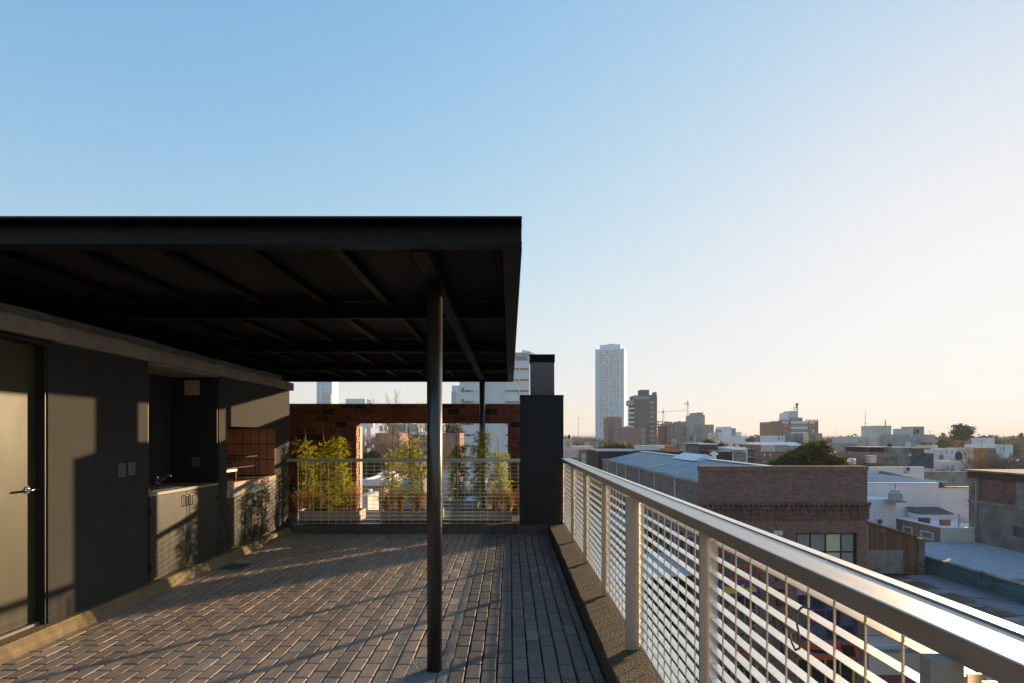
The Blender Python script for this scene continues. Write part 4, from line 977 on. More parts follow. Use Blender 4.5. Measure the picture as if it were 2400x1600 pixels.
# its lower neighbours
t = house('weathered_low_block', 'weathered grey rooftop block with sunlit cream strip below brick tower block', 'building', 170, 1882, 1927, 1014, 12, OLDC)
part(t, 'cream_strip', CREAM, 169.8, 1883, 1895, 1014.5, 1036, .19)
t = house('white_low_block', 'small white building at foot of the brick tower block', 'building', 165, 1817, 1840, 1019.5, 10, WHITEW, [(1824,1827,1022,1030)], nx=1)
house('dark_low_block', 'dark grey low building beside the small white one', 'building', 168, 1840.3, 1860, 1018, 9, OLDC)
t = house('low_shed_block', 'low grey brick building with round tank left of brick tower block', 'building', 175, 1797, 1817, 1023.5, 9, OLDC)
tk = MB(); X = wx(1797.5,178); z = wz(1023.8,178); tk.lathe(X,178,[(.45,z),(.45,z+.6),(.3,z+.7)],12); tag(tk.build('water_tank', TANKK), 'dark water tank on the low grey building left of brick tower block', 'water tank')

# ---------------- right hand blocks
t = house('blank_white_block', 'wide pale blank walled block with dark grey shaft right of evergreen', 'building', 150, 2011, 2043, 1023, 12, CREAMW, [(2016,2019,1031,1035),(2030,2033,1040,1044)], nx=1)
part(t, 'dark_shaft', GREYD, 149.5, 2043.1, 2056, 1023, 1055, 10); part(t, 'side_wall', OLDC, 152, 2002, 2011, 1022, 1040, 6)
t = house('white_stair_block', 'pale block with raised square stair tower and small antenna', 'building', 146, 2056, 2115, 1023, 12, CREAMW)
part(t, 'stair_tower', CREAMW, 147, 2057.5, 2089, 996, 1023, 7)
mast('small antenna on the raised square stair tower', 2075, 982, 996, 149, .16, ((990,1.2),))
mast('forked antenna on the dark grey shaft', 2049, 1002, 1023, 152, .2, ((1008,2),))
t = house('grey_balcony_flats', 'modern grey flats with curved white balconies and roof terrace at right', 'building', 138, 2115, 2191, 1022, 13, GREYC,
      [(2121.5,2137,1033,1047),(2149,2159,1033,1040),(2166,2173,1057,1067),(2177,2187,1056,1067)], gm=SHUT)
part(t, 'upper_block', GREYC, 141, 2103, 2191, 1017, 1022, 8)
part(t, 'roof_room', CREAMW, 142, 2124, 2145, 1003, 1022, 5); part(t, 'roof_room', GREYC, 141.5, 2145, 2166, 998, 1022, 5); part(t, 'shaft', CREAMW, 140.6, 2134.5, 2140, 1000, 1030, 1.5)
part(t, 'roof_room_window', FRAMEK, 141.3, 2149, 2154, 1005, 1013, .19)
for py, a in ((1026.5,2162),(1039,2150),(1067,2166)): part(t, 'balcony', CREAMW if py > 1030 else GREYC, 136.4, a, 2198, py+2, py+9, 1.59)
part(t, 'red_panel', BRN, 137.8, 2162, 2170, 1033, 1039.5, .19)
m = MB(); Y = 85
t = thing('old_concrete_house', (wx(2100,85), 90, GZ), 'weathered concrete house with round porthole and sloping dark gable', 'house')
MB().pbox(2036,2104,1060,1140,Y,8).build('wall', OLDC, t); MB().pbox(2104,2142,1047,1140,Y-.3,8).build('wall', OLDC, t); MB().pbox(2142,2166,1047,1140,Y,8).build('wall', OLDC, t)
MB().pbox(2035,2118,1047,1060,Y+3,6).build('upper_wall', DBRICK, t)
part(t, 'roof_slab', OLDC, Y+2.5, 2034, 2120, 1046, 1047.4, 7); part(t, 'roof_slab', OLDC, Y-1, 2141, 2181, 1048, 1051.5, 6)
MB().poly([(wx(2117,Y),wz(1093,Y)),(wx(2162,Y),wz(1060,Y)),(wx(2165,Y),wz(1060,Y)),(wx(2165,Y),wz(1095,Y))], Y-2, Y-.31).build('gable', GREYD, t)
MB().tube((wx(2129,Y),Y-.34,wz(1064,Y)),(wx(2129,Y),Y-.301,wz(1064,Y)),.26,n=20).build('porthole', CREAM, t)
tk = MB(); X = wx(2085,90); z = wz(1046.2,90); tk.lathe(X,90,[(.33,z),(.33,z+.45),(.2,z+.58),(.05,z+.62)],16); tag(tk.build('water_tank', TANKK), 'black water tank on roof of the weathered concrete house', 'water tank')
tk = MB(); Y = 62; X = wx(2041,Y); z = wz(1083,Y); tk.lathe(X,Y,[(.46,z),(.50,z+.05),(.50,z+.72),(.54,z+.76),(.54,z+.80)],24); tag(tk.build('water_tank', TANKG), 'open grey cylindrical tank just right of brick parapet end', 'water tank')
# white house with conical tank : X const lines scaled 1.17
YW2 = 50.0
t = thing('white_house', (wx(2160,YW2), YW2+4, GZ), 'large white rendered house with corrugated roof and stepped back walls', 'house')
MB().pbox(2020,2201,1131.8,1380,YW2,.35).build('wall', WHITEW, t); MB().pbox(2201.2,2294,1141,1380,YW2+.05,.35).build('wall', WHITEW, t)
MB().pbox(2200,2292,1139.5,1141,YW2-.05,.5).build('wall_coping', FRAMEK, t)
MB().pbox(2020,2201,1129.8,1131.7,YW2-.08,.5).build('gutter', ZINCW, t)
rt = MB(); zA, zB_ = wz(1129.5,YW2), wz(1107.5,YW2+9); x = wx(2020,YW2)
pts = []
while x < wx(2201,YW2)+1.6:
    pts += [(x, 0), (x+.14, .05)]; x += .28
n = len(pts)
rt.v = [(p_, YW2+.42, zA+q) for p_, q in pts]+[(p_-.0, YW2+9, zB_+q) for p_, q in pts]; rt.f = [(i,i+1,n+i+1,n+i) for i in range(n-1)]
slope = MB(); y = YW2+.42; nn = 0          # ribs run across the picture
while y < YW2+9:
    f_ = (y-YW2-.42)/8.6; xe = wx(2036,y); xr = wx(2201,YW2)+1.2-f_*1.6
    slope.v += [(wx(2010,y), y, zA+(zB_-zA)*f_+(.06 if nn % 2 else 0)), (xr, y, zA+(zB_-zA)*f_+(.06 if nn % 2 else 0))]; y += .30; nn += 1
slope.f = [(2*i,2*i+1,2*i+3,2*i+2) for i in range(len(slope.v)//2-1)]
slope.build('roof', ZINC, t)
MB().pbox(2030,2166,1092.5,1140,YW2+9.1,.4).build('rear_parapet', WHITEW, t)
MB().poly([(YW2+.4,wz(1131,YW2)),(YW2+9,wz(1102,YW2+9)),(YW2+9,wz(1160,YW2)),(YW2+.4,wz(1160,YW2))], wx(2216,YW2), wx(2216,YW2)+.3, 'x').build('side_wall', OLDC, t)
MB().pbox(2166,2276,1104,1160,YW2+9.2,.3).build('rear_wall', OLDC, t)
ac('white air conditioner on rear parapet above the corrugated roof', wx(2120,YW2+9), YW2+9.09, wz(1104,YW2+9), .5)
# left white annex with tank
t = house('white_annex', 'lower white annex carrying the conical tank, beside the brick workshop', 'house', 47, 2034, 2100, 1168.5, 2.6, WHITEW)
tk = thing('water_tank', (wx(2099,46), 46, wz(1171,46)), 'grey water tank with conical top and vent pipe against white wall', 'water tank')
X, Y = wx(2098.5,46.4), 46.4; z = wz(1172,46.4); r_ = 14.3/F*46.4
MB().lathe(X,Y,[(r_*.94,z),(r_,z+.05),(r_,z+.52),(r_*1.03,z+.55),(r_*1.0,z+.60),(r_*.55,z+.92),(r_*.5,z+.95)],28).build('tank', TANKG, tk)
MB().tube((X,Y,z+.95),(X,Y,z+1.42),.05,n=8).build('vent_pipe', GREYC, tk); MB().box(X-r_*1.3,X+r_*1.2,Y-r_,Y+r_*.9,z-.09,z-.005).build('stand', OLDC, tk)
# brick faced neighbour E
E0, E1, EY0, EY1 = 33.3, 36.1, 42.9, 50.0; EZ = H-7.12
t = thing('brick_flat_roof_house', (34.7, 46, GZ), 'flat white roofed house with long brown brick side and white framed windows', 'house')
wn = [(43.9,45.3,EZ-1.15,EZ-.5),(46.2,47.4,EZ-1.25,EZ-.45),(48.1,49.3,EZ-1.25,EZ-.45)]
MB().wall(EY0+.3, EY1-.06, GZ, EZ, E0, E0+.3, wn, 'x').build('side_wall', BRNG, t)
for y0, y1, z0, z1 in wn:
    m = MB(); m.box(E0-.06,E0+.1,y0,y0+.12,z0,z1); m.box(E0-.06,E0+.1,y1-.12,y1,z0,z1); m.box(E0-.06,E0+.1,y0+.12,y1-.12,z0,z0+.12); m.box(E0-.06,E0+.1,y0+.12,y1-.12,z1-.12,z1)
    w_ = m.build('window', WHITEF, t); MB().box(E0+.08,E0+.099,y0+.1,y1-.1,z0+.1,z1-.1).build('pane', BLIND, w_)
MB().box(E0-.02, E1-.02, EY0, EY0+.299, GZ, EZ).build('front_wall', CREAMW, t)
MB().box(E0-.06, E1-.02, EY0-.03, EY0+.33, EZ+.001, EZ+.07).build('coping', WHITEW, t); MB().box(E0-.06, E0+.33, EY0+.331, EY1-.06, EZ+.001, EZ+.07).build('coping', WHITEW, t)
MB().box(E0+.301, 41, EY0+.3, EY1-.01, EZ-.4, EZ-.10).build('roof', WHITEW, t)
MB().poly([(E0+2.0,EZ-.09),(E0+2.0,EZ+.35),(E0+4.6,EZ+.35),(E0+4.6,EZ-.09)], 48.2, 49.6).build('roof_hatch', WHITEW, t)
MB().poly([(48.1,EZ+.36),(49.9,EZ+.75),(49.9,EZ+.78),(48.1,EZ+.39)], E0+2.0, E0+5.0, 'x').build('hatch_cover', GREYD, t)
for x, y in ((E0+4.4,46.2),(E0+5.5,46.4)): MB().box(x,x+.8,y,y+.8,EZ-.09,EZ+.30).build('skylight', CREAM, t)
MB().tube((E0+2.2,44.2,EZ-.1),(E0+2.2,44.2,EZ+.95),.06,n=8).build('flue_pipe', GREYC, t)
MB().box(E0+.5,E0+1.3,46.0,46.3,EZ-.09,EZ+.35).build('vent_box', GREYD, t); MB().box(E0+1.5,E0+2.2,45.0,45.3,EZ-.09,EZ+.35).build('vent_box', BRN, t)
ac('white air conditioner in gap between white annex and rusted gable', wx(2049,44.5), 44.5, wz(1228,44.5), .52)
# rusted gable shed
YR2 = 36.9
t = thing('rusted_gable_shed', (25.8, YR2, GZ), 'tall lean-to gable clad in rusted corrugated sheets beside the brick workshop', 'shed')
gx0, gx1 = wx(2034,YR2), wx(2152,YR2); m = MB(); x = gx0; nn = 0
za, zb2, zlo = wz(1223,YR2), wz(1258,YR2), wz(1349,YR2)
def gz(x): return za+(zb2-za)*(x-gx0)/(gx1-gx0)
while x < gx1-.01:
    m.v += [(x, YR2-(.04 if nn % 2 else 0), zlo), (x, YR2-(.04 if nn % 2 else 0), gz(x))]; x += .09; nn += 1
m.f = [(2*i,2*i+2,2*i+3,2*i+1) for i in range(nn-1)]
m.build('gable_cladding', RUST, t)
m = MB(); zm = wz(1287,YR2)
x = gx0; nn = 0
while x < gx1-1.0: m.v += [(x, YR2-.06-(.03 if nn % 2 else 0), zlo+.1), (x, YR2-.06-(.03 if nn % 2 else 0), zm)]; x += .09; nn += 1
m.f = [(2*i,2*i+2,2*i+3,2*i+1) for i in range(nn-1)]
m.build('lower_cladding', M("zinc_rust_sheet", (.26,.23,.21), rough=.75, var=.3, scale=1.4, stain=((.16,.085,.055), .8, .54), stretch=(1,1,.2)), t)
m = MB(); m.poly([(gx0,za+.02),(gx1+.25,gz(gx1+.25)+.02),(gx1+.25,gz(gx1+.25)+.10),(gx0,za+.10)], YR2-.2, YR2+7); m.build('roof', OLDC, t)
MB().box(gx1, gx1+.42, YR2-.05, YR2+.4, zlo-1, gz(gx1+.2)-.02).build('end_pier', SBRICK, t)
MB().tube((gx0-1,YR2-.35,zlo+.25),(gx1-.7,YR2-.35,zlo+.2),.05,n=6).build('pipe', IRON, t)
# membrane roof building G with blue painted wall
GX0, GZt = 27.6, H-8.15
t = thing('membrane_roof_building', (31, 36, GZ), 'low building with wide pale gritty roof and faded blue painted brick wall', 'building')
MB().box(GX0+.251, 35.79, 29.3, 42.88, GZ, GZt).build('roof', GRITR, t)
MB().box(GX0, GX0+.25, 29.3, 37.4, GZ, GZt+.10).build('blue_wall', BLUEW, t)
MB().box(GX0-.04, GX0+.30, 29.28, 37.4, GZt+.101, GZt+.16).build('wall_coping', OLDC, t)
MB().box(GX0+.3, 35.79, 31.2, 31.45, GZt+.001, GZt+.12).build('roof_kerb', OLDC, t)
MB().box(GX0, GX0+.25, 37.41, 42.88, GZ, GZt+.15).build('rear_wall', OLDC, t)
# F : big right building
t = thing('derelict_concrete_building', (38, 37, GZ), 'large derelict concrete building with brick lattice openings at right edge', 'building')
DERE = M("stained_dark_concrete", (.17,.14,.115), rough=.92, var=.35, scale=.6, c2=(.30,.26,.22), stain=((.30,.27,.24), .5, .58), bump=.5, bscale=5)
MB().wall(28.5, 43.6, GZ, H-2.75, 35.8, 36.1, [(29.5,35.5,H-4.9,H-3.2),(36.1,38.9,H-4.9,H-3.2),(39.5,42.6,H-4.9,H-3.2),(29.6,39.8,H-7.1,H-6.4)], 'x').build('wall', DERE, t)
for (a, c_) in ((29.5,35.5),(36.1,38.9),(39.5,42.6)): MB().box(35.86, 35.98, a+.01, c_-.01, H-4.89, H-3.21).build('brick_lattice', CORNB, t)
MB().box(35.95, 35.99, 29.6, 39.8, H-7.09, H-6.41).build('dark_openings', GREYD, t)
MB().box(35.55, 42, 28.4, 44, H-2.749, H-2.62).build('roof_slab', DERE, t); MB().box(35.68, 35.799, 28.5, 43.6, H-3.19, H-2.751).build('fascia', IRON, t)
MB().box(36.3, 50, 28.5, 43.6, GZ, H-2.76).build('body', DERE, t)
MB().box(35.66, 35.799, 42.7, 42.85, H-8.1, H-3.3).build('corner_pipe', OLDC, t)
MB().box(35.72, 35.799, 28.5, 43.6, H-5.15, H-4.95).build('concrete_band', OLDC, t)
# tin roofs H
t = thing('tin_roof_workshop', (24, 33, GZ), 'low workshop with patched rusty and grey corrugated roofs below the blue wall', 'shed')
HZ = H-9.18
m = MB(); y = 25.6; nn = 0
while y < YR2-.2:
    a = .035 if nn % 2 else 0; m.v += [(25.75, y, HZ+.02+a), (GX0-.01, y, HZ+.10+a)]; y += .11; nn += 1
m.f = [(2*i,2*i+1,2*i+3,2*i+2) for i in range(nn-1)]; m.build('grey_roof', M("grey_tin_roof", (.19,.185,.20), rough=.6, var=.15, scale=.8), t)
rr = random.Random(5); y = 25.6; nn = 0
for i in range(13):
    y0 = 25.6+i*.86; m = MB(); k = 0; y = y0; zt2 = HZ-.05+rr.uniform(-.03,.05)
    while y < y0+.93: a = .03 if k % 2 else 0; m.v += [(21.6, y, zt2-.16+a), (25.82+rr.uniform(-.03,.03), y, zt2+.06+a)]; y += .115; k += 1
    m.f = [(2*j,2*j+1,2*j+3,2*j+2) for j in range(k-1)]
    m.build('roof_sheet', (RUSTR, M("dull_tin_%d" % i, (.19,.175,.17), rough=.8, var=.3, scale=2) if i == 1 else RUSTR, OLDC)[i % 3], t)
MB().box(21.6, GX0-.02, 26.0, YR2-.3, GZ, HZ-.30).build('wall', CREAMW, t)
# street building I with lettering
YI = 29.0
t = thing('cream_shop', (23, 31, GZ), 'single storey cream rendered shop with white roof and red awning', 'shop')
ZI = wz(1527,YI)
MB().box(wx(2036,YI), 21.5, YI, YI+4.9, GZ, ZI).build('wall', CREAM, t); MB().box(wx(2036,YI)-.02, 21.5, YI-.05, YI+.25, ZI+.001, ZI+.10).build('coping', OLDC, t)
MB().poly([(YI+.3,ZI+.02),(YI+4.9,wz(1470,YI+4.9)),(YI+4.9,wz(1470,YI+4.9)+.05),(YI+.3,ZI+.07)], wx(2036,YI)+.05, 21.4, 'x').build('roof', ZINCW, t)
m = MB(); x = wx(2050,YI); nn = 0
while x < 21.3: m.v += [(x, YI-.02, wz(1580,YI)), (x, YI-.5-(.03 if nn%2 else 0), wz(1592,YI))]; x += .1; nn += 1
m.f = [(2*i,2*i+2,2*i+3,2*i+1) for i in range(nn-1)]; m.build('awning', REDP, t)
t = thing('sign_shop', (25, 28, GZ), 'low grey shop front with dark red lettering, mostly hidden by handrail', 'shop')
YS = 24.6+.9; x0, x1 = 21.7, 27.5
YS = 29.05
MB().box(21.62, 27.5, YS-3.6, YS-3.3, GZ+.0, wz(1566,YS-3.6)).build('wall', WHITEB, t)
MB().box(wx(2258,YS-3.6), wx(2285,YS-3.6), YS-3.62, YS-3.601, wz(1566,YS-3.6), wz(1554,YS-3.6)).build('shutter', GREYD, t)
text("CHERAS", .24, (wx(2283,YS-3.65), YS-3.66, wz(1582.5,YS-3.65)), math.pi/2, REDP, t, 'lettering', .015, .95)

# ---------------- seen through the screen wall opening
t = thing('white_apartment_tower', (wx(1150,152), 160, GZ), 'white high rise with ochre and glass window strips behind the screen wall', 'building'); Y = 152
MB().pbox(1077,1136,825,1140,Y,14).build('wall', WHITEB, t); MB().pbox(1136,1184,825,1140,Y+1.2,13).build('core_wall', WHITEB, t); MB().pbox(1184,1241,825,1140,Y,14).build('wall', WHITEB, t)
for i in range(14):
    py = 861-25.8*0+i*25.8
    for (a, c_, k) in ((1080,1093,0),(1101,1109,0),(1184.5,1197,1),(1210,1216,0),(1219,1239,0)):
        o_ = py+ (0 if a > 1150 else .3)
        q = MB().pbox(a, c_, o_, o_+3.9, Y-.12, .11).build('ochre_panel', OCHRE, t)
    w_ = MB().pbox(1093.3, 1100.7, py+.3, py+4.2, Y-.10, .09).build('window', GLASS, t); w_ = MB().pbox(1109.3, 1122, py+.3, py+4.2, Y-.10, .09).build('window', SHUT, t)
    w_ = MB().pbox(1197.3, 1209.7, py, py+3.9, Y-.10, .09).build('window', GLASSL, t)
    MB().pbox(1083, 1086, py-5.2, py-1, Y-.5, .49).build('balcony_unit', GREYD, t)
    if i < 5: MB().pbox(1213, 1215.5, py+7, py+9.2, Y-.06, .05).build('vent', GREYD, t)
m = MB(); m.poly([(wx(1224,Y+4),wz(832,Y)),(wx(1224,Y+4),wz(813,Y)),(wx(1240,Y+4),wz(816,Y)),(wx(1256,Y+4),wz(824,Y)),(wx(1258,Y+4),wz(832,Y))], Y+4, Y+9); m.build('roof_room', WHITEB, t)
part(t, 'roof_edge', CREAM, Y-.3, 1184, 1242, 824.5, 829.5, .29); part(t, 'upper_window', GLASSL, Y-.1, 1208, 1236, 833, 843, .09)
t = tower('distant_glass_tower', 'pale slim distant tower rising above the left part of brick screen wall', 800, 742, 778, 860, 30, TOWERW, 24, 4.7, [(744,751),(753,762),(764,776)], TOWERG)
part(t, 'front_wing', GREYC, 795, 758, 775, 922, 1040, 4)
for i in range(5): part(t, 'wing_balcony', WHITEB, 794, 759, 773, 926+i*5, 927.6+i*5, .9)
t = house('far_white_slab', 'long low pale building on horizon above the brick screen wall', 'building', 500, 810, 856, 933, 20, WHITEB)
part(t, 'low_wing', WHITEB, 503, 856, 875, 943, 1000, 12)
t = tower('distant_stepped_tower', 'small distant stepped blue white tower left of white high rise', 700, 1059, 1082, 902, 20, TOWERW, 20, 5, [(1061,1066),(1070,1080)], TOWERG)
part(t, 'lower_wing', TOWERG, 698, 1058, 1067, 916, 1010, 2)
t = house('brick_apartments', 'brown brick flats carrying two white water tanks, seen through the opening', 'building', 100, 880, 936, 1013.5, 10, BRN)
for a, lab in ((889,'left of two white water tanks on the brown brick flats'),(900,'right of two white water tanks on the brown brick flats')):
    X = wx(a+4.6,101); z = wz(1008.5,101); k_ = MB(); k_.lathe(X,101,[(.34,z),(.36,z+.05),(.36,z+.72),(.2,z+.98),(.08,z+1.05)],16); k_.box(X-.1,X+.1,100.9,101.1,wz(1014,101),z); tag(k_.build('water_tank', WHITEF, smooth=False), lab, 'water tank')
t = thing('strip_balcony_flats', (wx(966,112), 116, GZ), 'modern flats with white balcony strips and dark glass behind the bamboo', 'building'); Y = 112
MB().pbox(936.3,1000,1010,1140,Y+1.2,9).build('wall', GREYD, t)
for i in range(5): part(t, 'balcony_strip', WHITEB, Y, 930 if i == 0 else 936.3, 1000, 1010+i*18.5, 1018+i*18.5, 1.19)
for i in range(4): part(t, 'ochre_shutter', OCHRE, Y+.9, 937, 942, 1018.3+i*18.5, 1028.2+i*18.5, .29)
part(t, 'roof_room', GREYC, Y+2, 956, 978, 992, 1010, 5)
house('teal_glass_block', 'low teal glazed block behind the white water tanks', 'building', 200, 905, 951, 992.5, 10, TEAL); house('white_far_block', 'small white block between teal glazed block and modern flats', 'building', 180, 950.5, 963, 990, 9, WHITEB)
house('brick_party_wall_block', 'plain brick block left of white high rise, behind dark bamboo', 'building', 98, 1036, 1077.5, 1013, 9, BRN)
tk = MB(); X = wx(1039.5,101); z = wz(1008.5,101); tk.lathe(X,101,[(.3,z),(.3,z+.75),(.1,z+1)],12); tk.box(X-.1,X+.1,100.9,101.1,wz(1014,101),z); tag(tk.build('water_tank', WHITEF), 'white water tank on plain brick block, half hidden by the near column', 'water tank')
# low roofs and walls beyond the opening
for (nm, lab, Y, a, c_, top, d, mt) in (('low_white_house','white flat roofed house low behind the left bamboos',50,850,893,1122,8,WHITEW),('pink_wall_house','pinkish low house below the white flat roof',42,846,900,1137,5,BRN),
      ('white_gable_house','small white house right of the green hedge tree',58,884,904,1108,5,WHITEB),('grey_roof_house','grey roofed low house behind the middle bamboos',46,905,990,1126,9,GREYC),
      ('cream_wall_house','cream walled house low behind the near column',55,985,1062,1112,8,CREAMW),('pale_roof_house','pale flat roofed house below the white high rise',60,1066,1135,1132,9,WHITEW),
      ('tan_yard_house','tan low house right of the tall bamboo',52,1120,1200,1148,8,TAN),('dark_yard_house','dark low yard building behind right planter',36,1040,1120,1172,6,GREYD)):
    house(nm, lab, 'house', Y, a, c_, top, d, mt, par=.3 if mt is not BRN else 0, roof=GRITR if mt is not BRN else None)
house('yard_pillar_house', 'narrow sunlit cream outbuilding with pier seen beside the jamb', 'outhouse', 24, 845, 862, 1160, 2, CREAMW)
tag(MB().pbox(862,868,1146,1200,26,.4).build('yard_post', CREAMW), 'sunlit cream post beside the narrow outbuilding', 'post')

# ================================================================== VEGETATION
def leafy(m, c, rad, n, per, size, rnd, flat=.35, elong=1.0):
    """leaf-sized faces in clumps spread through one lobe"""
    c = Vector(c)
    for i in range(n):
        while True:
            q = Vector((rnd.uniform(-1,1), rnd.uniform(-1,1), rnd.uniform(-1,1)))
            if .30 < q.length < 1: break
        q = q*(.72+.28*rnd.random()); p = c+Vector((q.x*rad[0], q.y*rad[1], q.z*rad[2])); sz = size*rnd.uniform(.6,1.5)
        for k in range(per):
            o = p+Vector((rnd.gauss(0,1), rnd.gauss(0,1), rnd.gauss(0,flat)+.3))*sz*.8
            a = Vector((rnd.gauss(0,1), rnd.gauss(0,1), rnd.gauss(0,.6)*elong)).normalized()*sz*.5*elong; b_ = a.cross(Vector((rnd.gauss(0,1), rnd.gauss(0,1), rnd.gauss(0,1)))).normalized()*sz*.28
            j = len(m.v); m.v += [tuple(o-a), tuple(o+b_), tuple(o+a), tuple(o-b_)]; m.f.append((j,j+1,j+2,j+3))
def limb_set(m, base, targets, r0, rnd, n=6):
    for tg in targets:
        p0 = Vector(base); p3 = Vector(tg); mid = p0.lerp(p3,.5)+Vector((rnd.uniform(-.1,.1),rnd.uniform(-.1,.1),.12))*(p3-p0).length
        pr = p0; rr_ = r0
        for s_ in range(1,6):
            t_ = s_/5; q = p0*(1-t_)**2+mid*2*t_*(1-t_)+p3*t_*t_
            m.tube(pr, q, rr_, rr_*.75, n, False); pr = q; rr_ *= .75
def green_tree(name, label, X, Y, ztop, lobes, zg=GZ, mat=EVER, size=.35, n=500, per=6, seed=1, group=None, tr=.25):
    r = random.Random(seed); t = thing(name, (X, Y, zg), label, 'tree', group)
    m = MB(); z0 = min(l[2]-l[5]*.3 for l in lobes); m.tube((X,Y,zg),(X,Y,z0),tr,tr*.7,8,False)
    limb_set(m, (X,Y,z0-.2), [(l[0],l[1],l[2]) for l in lobes], tr*.6, r); m.build('trunk', BARK, t)
    c = MB(); tot = sum(l[3]*l[5] for l in lobes)
    for l in lobes: leafy(c, l[:3], l[3:6], int(n*l[3]*l[5]/tot), per, size, r)
    c.build('crown', mat, t); return t
def L(px, py, Y, rx, ry, rz): return (wx(px,Y), Y, wz(py,Y), rx/F*Y, ry, rz/F*Y)
Y = 68
green_tree('evergreen_tree', 'large dark evergreen with sunlit tips rising behind the brick parapet', wx(1888,Y), Y, 0,
    [L(1888,1100,Y,72,2.2,20), L(1908,1082,Y,46,1.8,24)]+[(lambda x_, u_: L(x_, (1096-63*math.exp(-((x_-1915)/(74.0 if x_ < 1915 else 48.0))**2)+R.uniform(2,14))*(1-u_)+1104*u_, Y-R.uniform(-1,2.4), R.uniform(4,12), .8, R.uniform(5,14)))(R.uniform(1795,1980), R.random()**1.8) for q in range(110)], size=.30, n=5200, per=5, seed=3)
Y = 120
green_tree('green_tree', 'low round dark green tree in front of brown brick flats', wx(1450,Y), Y, 0, [L(1450,1048,Y,26,2.5,10), L(1430,1054,Y,16,2,8), L(1468,1052,Y,16,2,9)], size=.5, n=500, seed=4)
Y = 100
green_tree('green_tree', 'small yellow green tree at right end of blue grey house', wx(1690,Y), Y, 0, [L(1690,1048,Y,8,1,11), L(1660,1035,Y,9,1,5)], mat=leafmat("yellowish_foliage", (.07,.075,.015), (.16,.14,.03), .3, 1), size=.35, n=260, seed=5)
Y = 260
green_tree('tall_conifer', 'tall broad tree with gaps standing on the skyline at far right', wx(2257,Y), Y, 0, [L(2250,1000,Y,10,3,7), L(2263,1004,Y,12,3,7), L(2245,1012,Y,11,3,7), L(2270,1013,Y,11,3,6), L(2256,1025,Y,20,4,8), L(2240,1024,Y,10,3,6)], mat=EVERF, size=.9, n=520, per=5, seed=6)
for i, (px, pt, Y, lab) in enumerate(((1777,1015,420,'thin dark cypress spire left of brick tower block'),(1970,1018,380,'thin cypress spire between tower block and white blocks'),(2210,1011,330,'thin cypress spire left of the tall skyline tree'),(2335,1017,340,'thin cypress spire right of the tall skyline tree'),(2394,1012,300,'cypress spire at far right picture edge'))):
    t = green_tree('cypress', lab, wx(px,Y), Y, 0, [L(px,(pt+1046)/2,Y,2.6,.7,(1046-pt)/2), L(px,pt+6,Y,1.2,.3,6)], mat=EVERF, size=.5, n=160, per=5, seed=20+i)
Y = 64
green_tree('hedge_tree', 'dense round dark green tree seen just right of the sunlit jamb', wx(872,Y), Y, 0, [L(872,1085,Y,26,1.5,34), L(885,1100,Y,22,1.3,30), L(855,1095,Y,16,1.2,36)], size=.22, n=1300, seed=7)
Y = 130
green_tree('dark_tree', 'dark tree top above plain brick block beside white high rise', wx(1060,Y), Y, 0, [L(1058,1004,Y,20,2,12), L(1068,1012,Y,12,2,12)], size=.5, n=420, seed=8)
Y = 50
green_tree('green_tree', 'green tree low down between far end of grating and brick hall', wx(1396,Y), Y, 0, [L(1394,1150,Y,16,1,30), L(1405,1190,Y,16,1,30)], size=.25, n=500, seed=9)

def bare(m, p, d, ln, r, dep, rnd, spread=.55, up=.12, kids=3, minr=.004):
    q = p+d*ln; mid = p.lerp(q,.5)+Vector((rnd.gauss(0,1),rnd.gauss(0,1),rnd.gauss(0,1)))*ln*.05
    m.tube(p, mid, r, r*.85, 4 if dep > 1 else 3, False); m.tube(mid, q, r*.85, r*.7, 4 if dep > 1 else 3, False)
    if dep == 0: return
    for i in range(kids if dep > 1 else kids+1):
        s_ = rnd.uniform(.45,1.0) if i else 1.0
        nd = (d+Vector((rnd.gauss(0,spread),rnd.gauss(0,spread),rnd.gauss(0,spread)*.8+up))).normalized()
        bare(m, p.lerp(q,s_), nd, ln*rnd.uniform(.62,.88), max(r*.62,minr), dep-1, rnd, spread, up, kids, minr)
def bare_tree(label, X, Y, zg, h, mat=BARK, dep=5, kids=3, seed=1, spread=.5, minr=.012, r0=.16, name='bare_tree', up=.15):
    r = random.Random(seed); t = thing(name, (X,Y,zg), label, 'tree'); th = h*.28
    MB().tube((X,Y,zg),(X,Y,zg+th), r0, r0*.8, 8, False).build('trunk', BARK, t)
    m = MB()
    for i in range(4):
        a = i*1.57+r.uniform(-.4,.4); bare(m, Vector((X,Y,zg+th)), Vector((math.cos(a)*.5,math.sin(a)*.5,1)).normalized(), h*.24, r0*.6, dep, r, spread, up, kids, minr)
    m.build('crown', mat, t); return t
bare_tree('leafless street tree seen through the grating, left of the pink window', wx(1560,21), 21.5, GZ, 8.6, dep=5, seed=11, minr=.009, mat=M("golden_bark", (.26,.19,.12), rough=.9, var=.3))
bare_tree('leafless street tree in front of colourful shop fronts', wx(1745,24), 24.0, GZ, 7.2, dep=5, seed=12, minr=.009, mat=bpy.data.materials["golden_bark"])
bare_tree('leafless street tree low behind the nearest grating panels', wx(1620,17), 17.0, GZ, 7.0, dep=5, seed=13, minr=.008, mat=bpy.data.materials["golden_bark"])
Y = 88; bare_tree('russet leafless tree filling left side of the wall opening', wx(862,Y), Y, GZ, 16.2, mat=TWIG, dep=6, seed=14, spread=.55, minr=.018)
Y = 70; bare_tree('tall pale leafless tree left of the near column', wx(1000,Y), Y, GZ, 14.5, dep=6, seed=15, spread=.36, minr=.012, r0=.14, up=.3)
Y = 60; bare_tree('grey leafless tree right of the near column', wx(1062,Y), Y, GZ, 10.5, dep=6, seed=16, spread=.42, minr=.012)
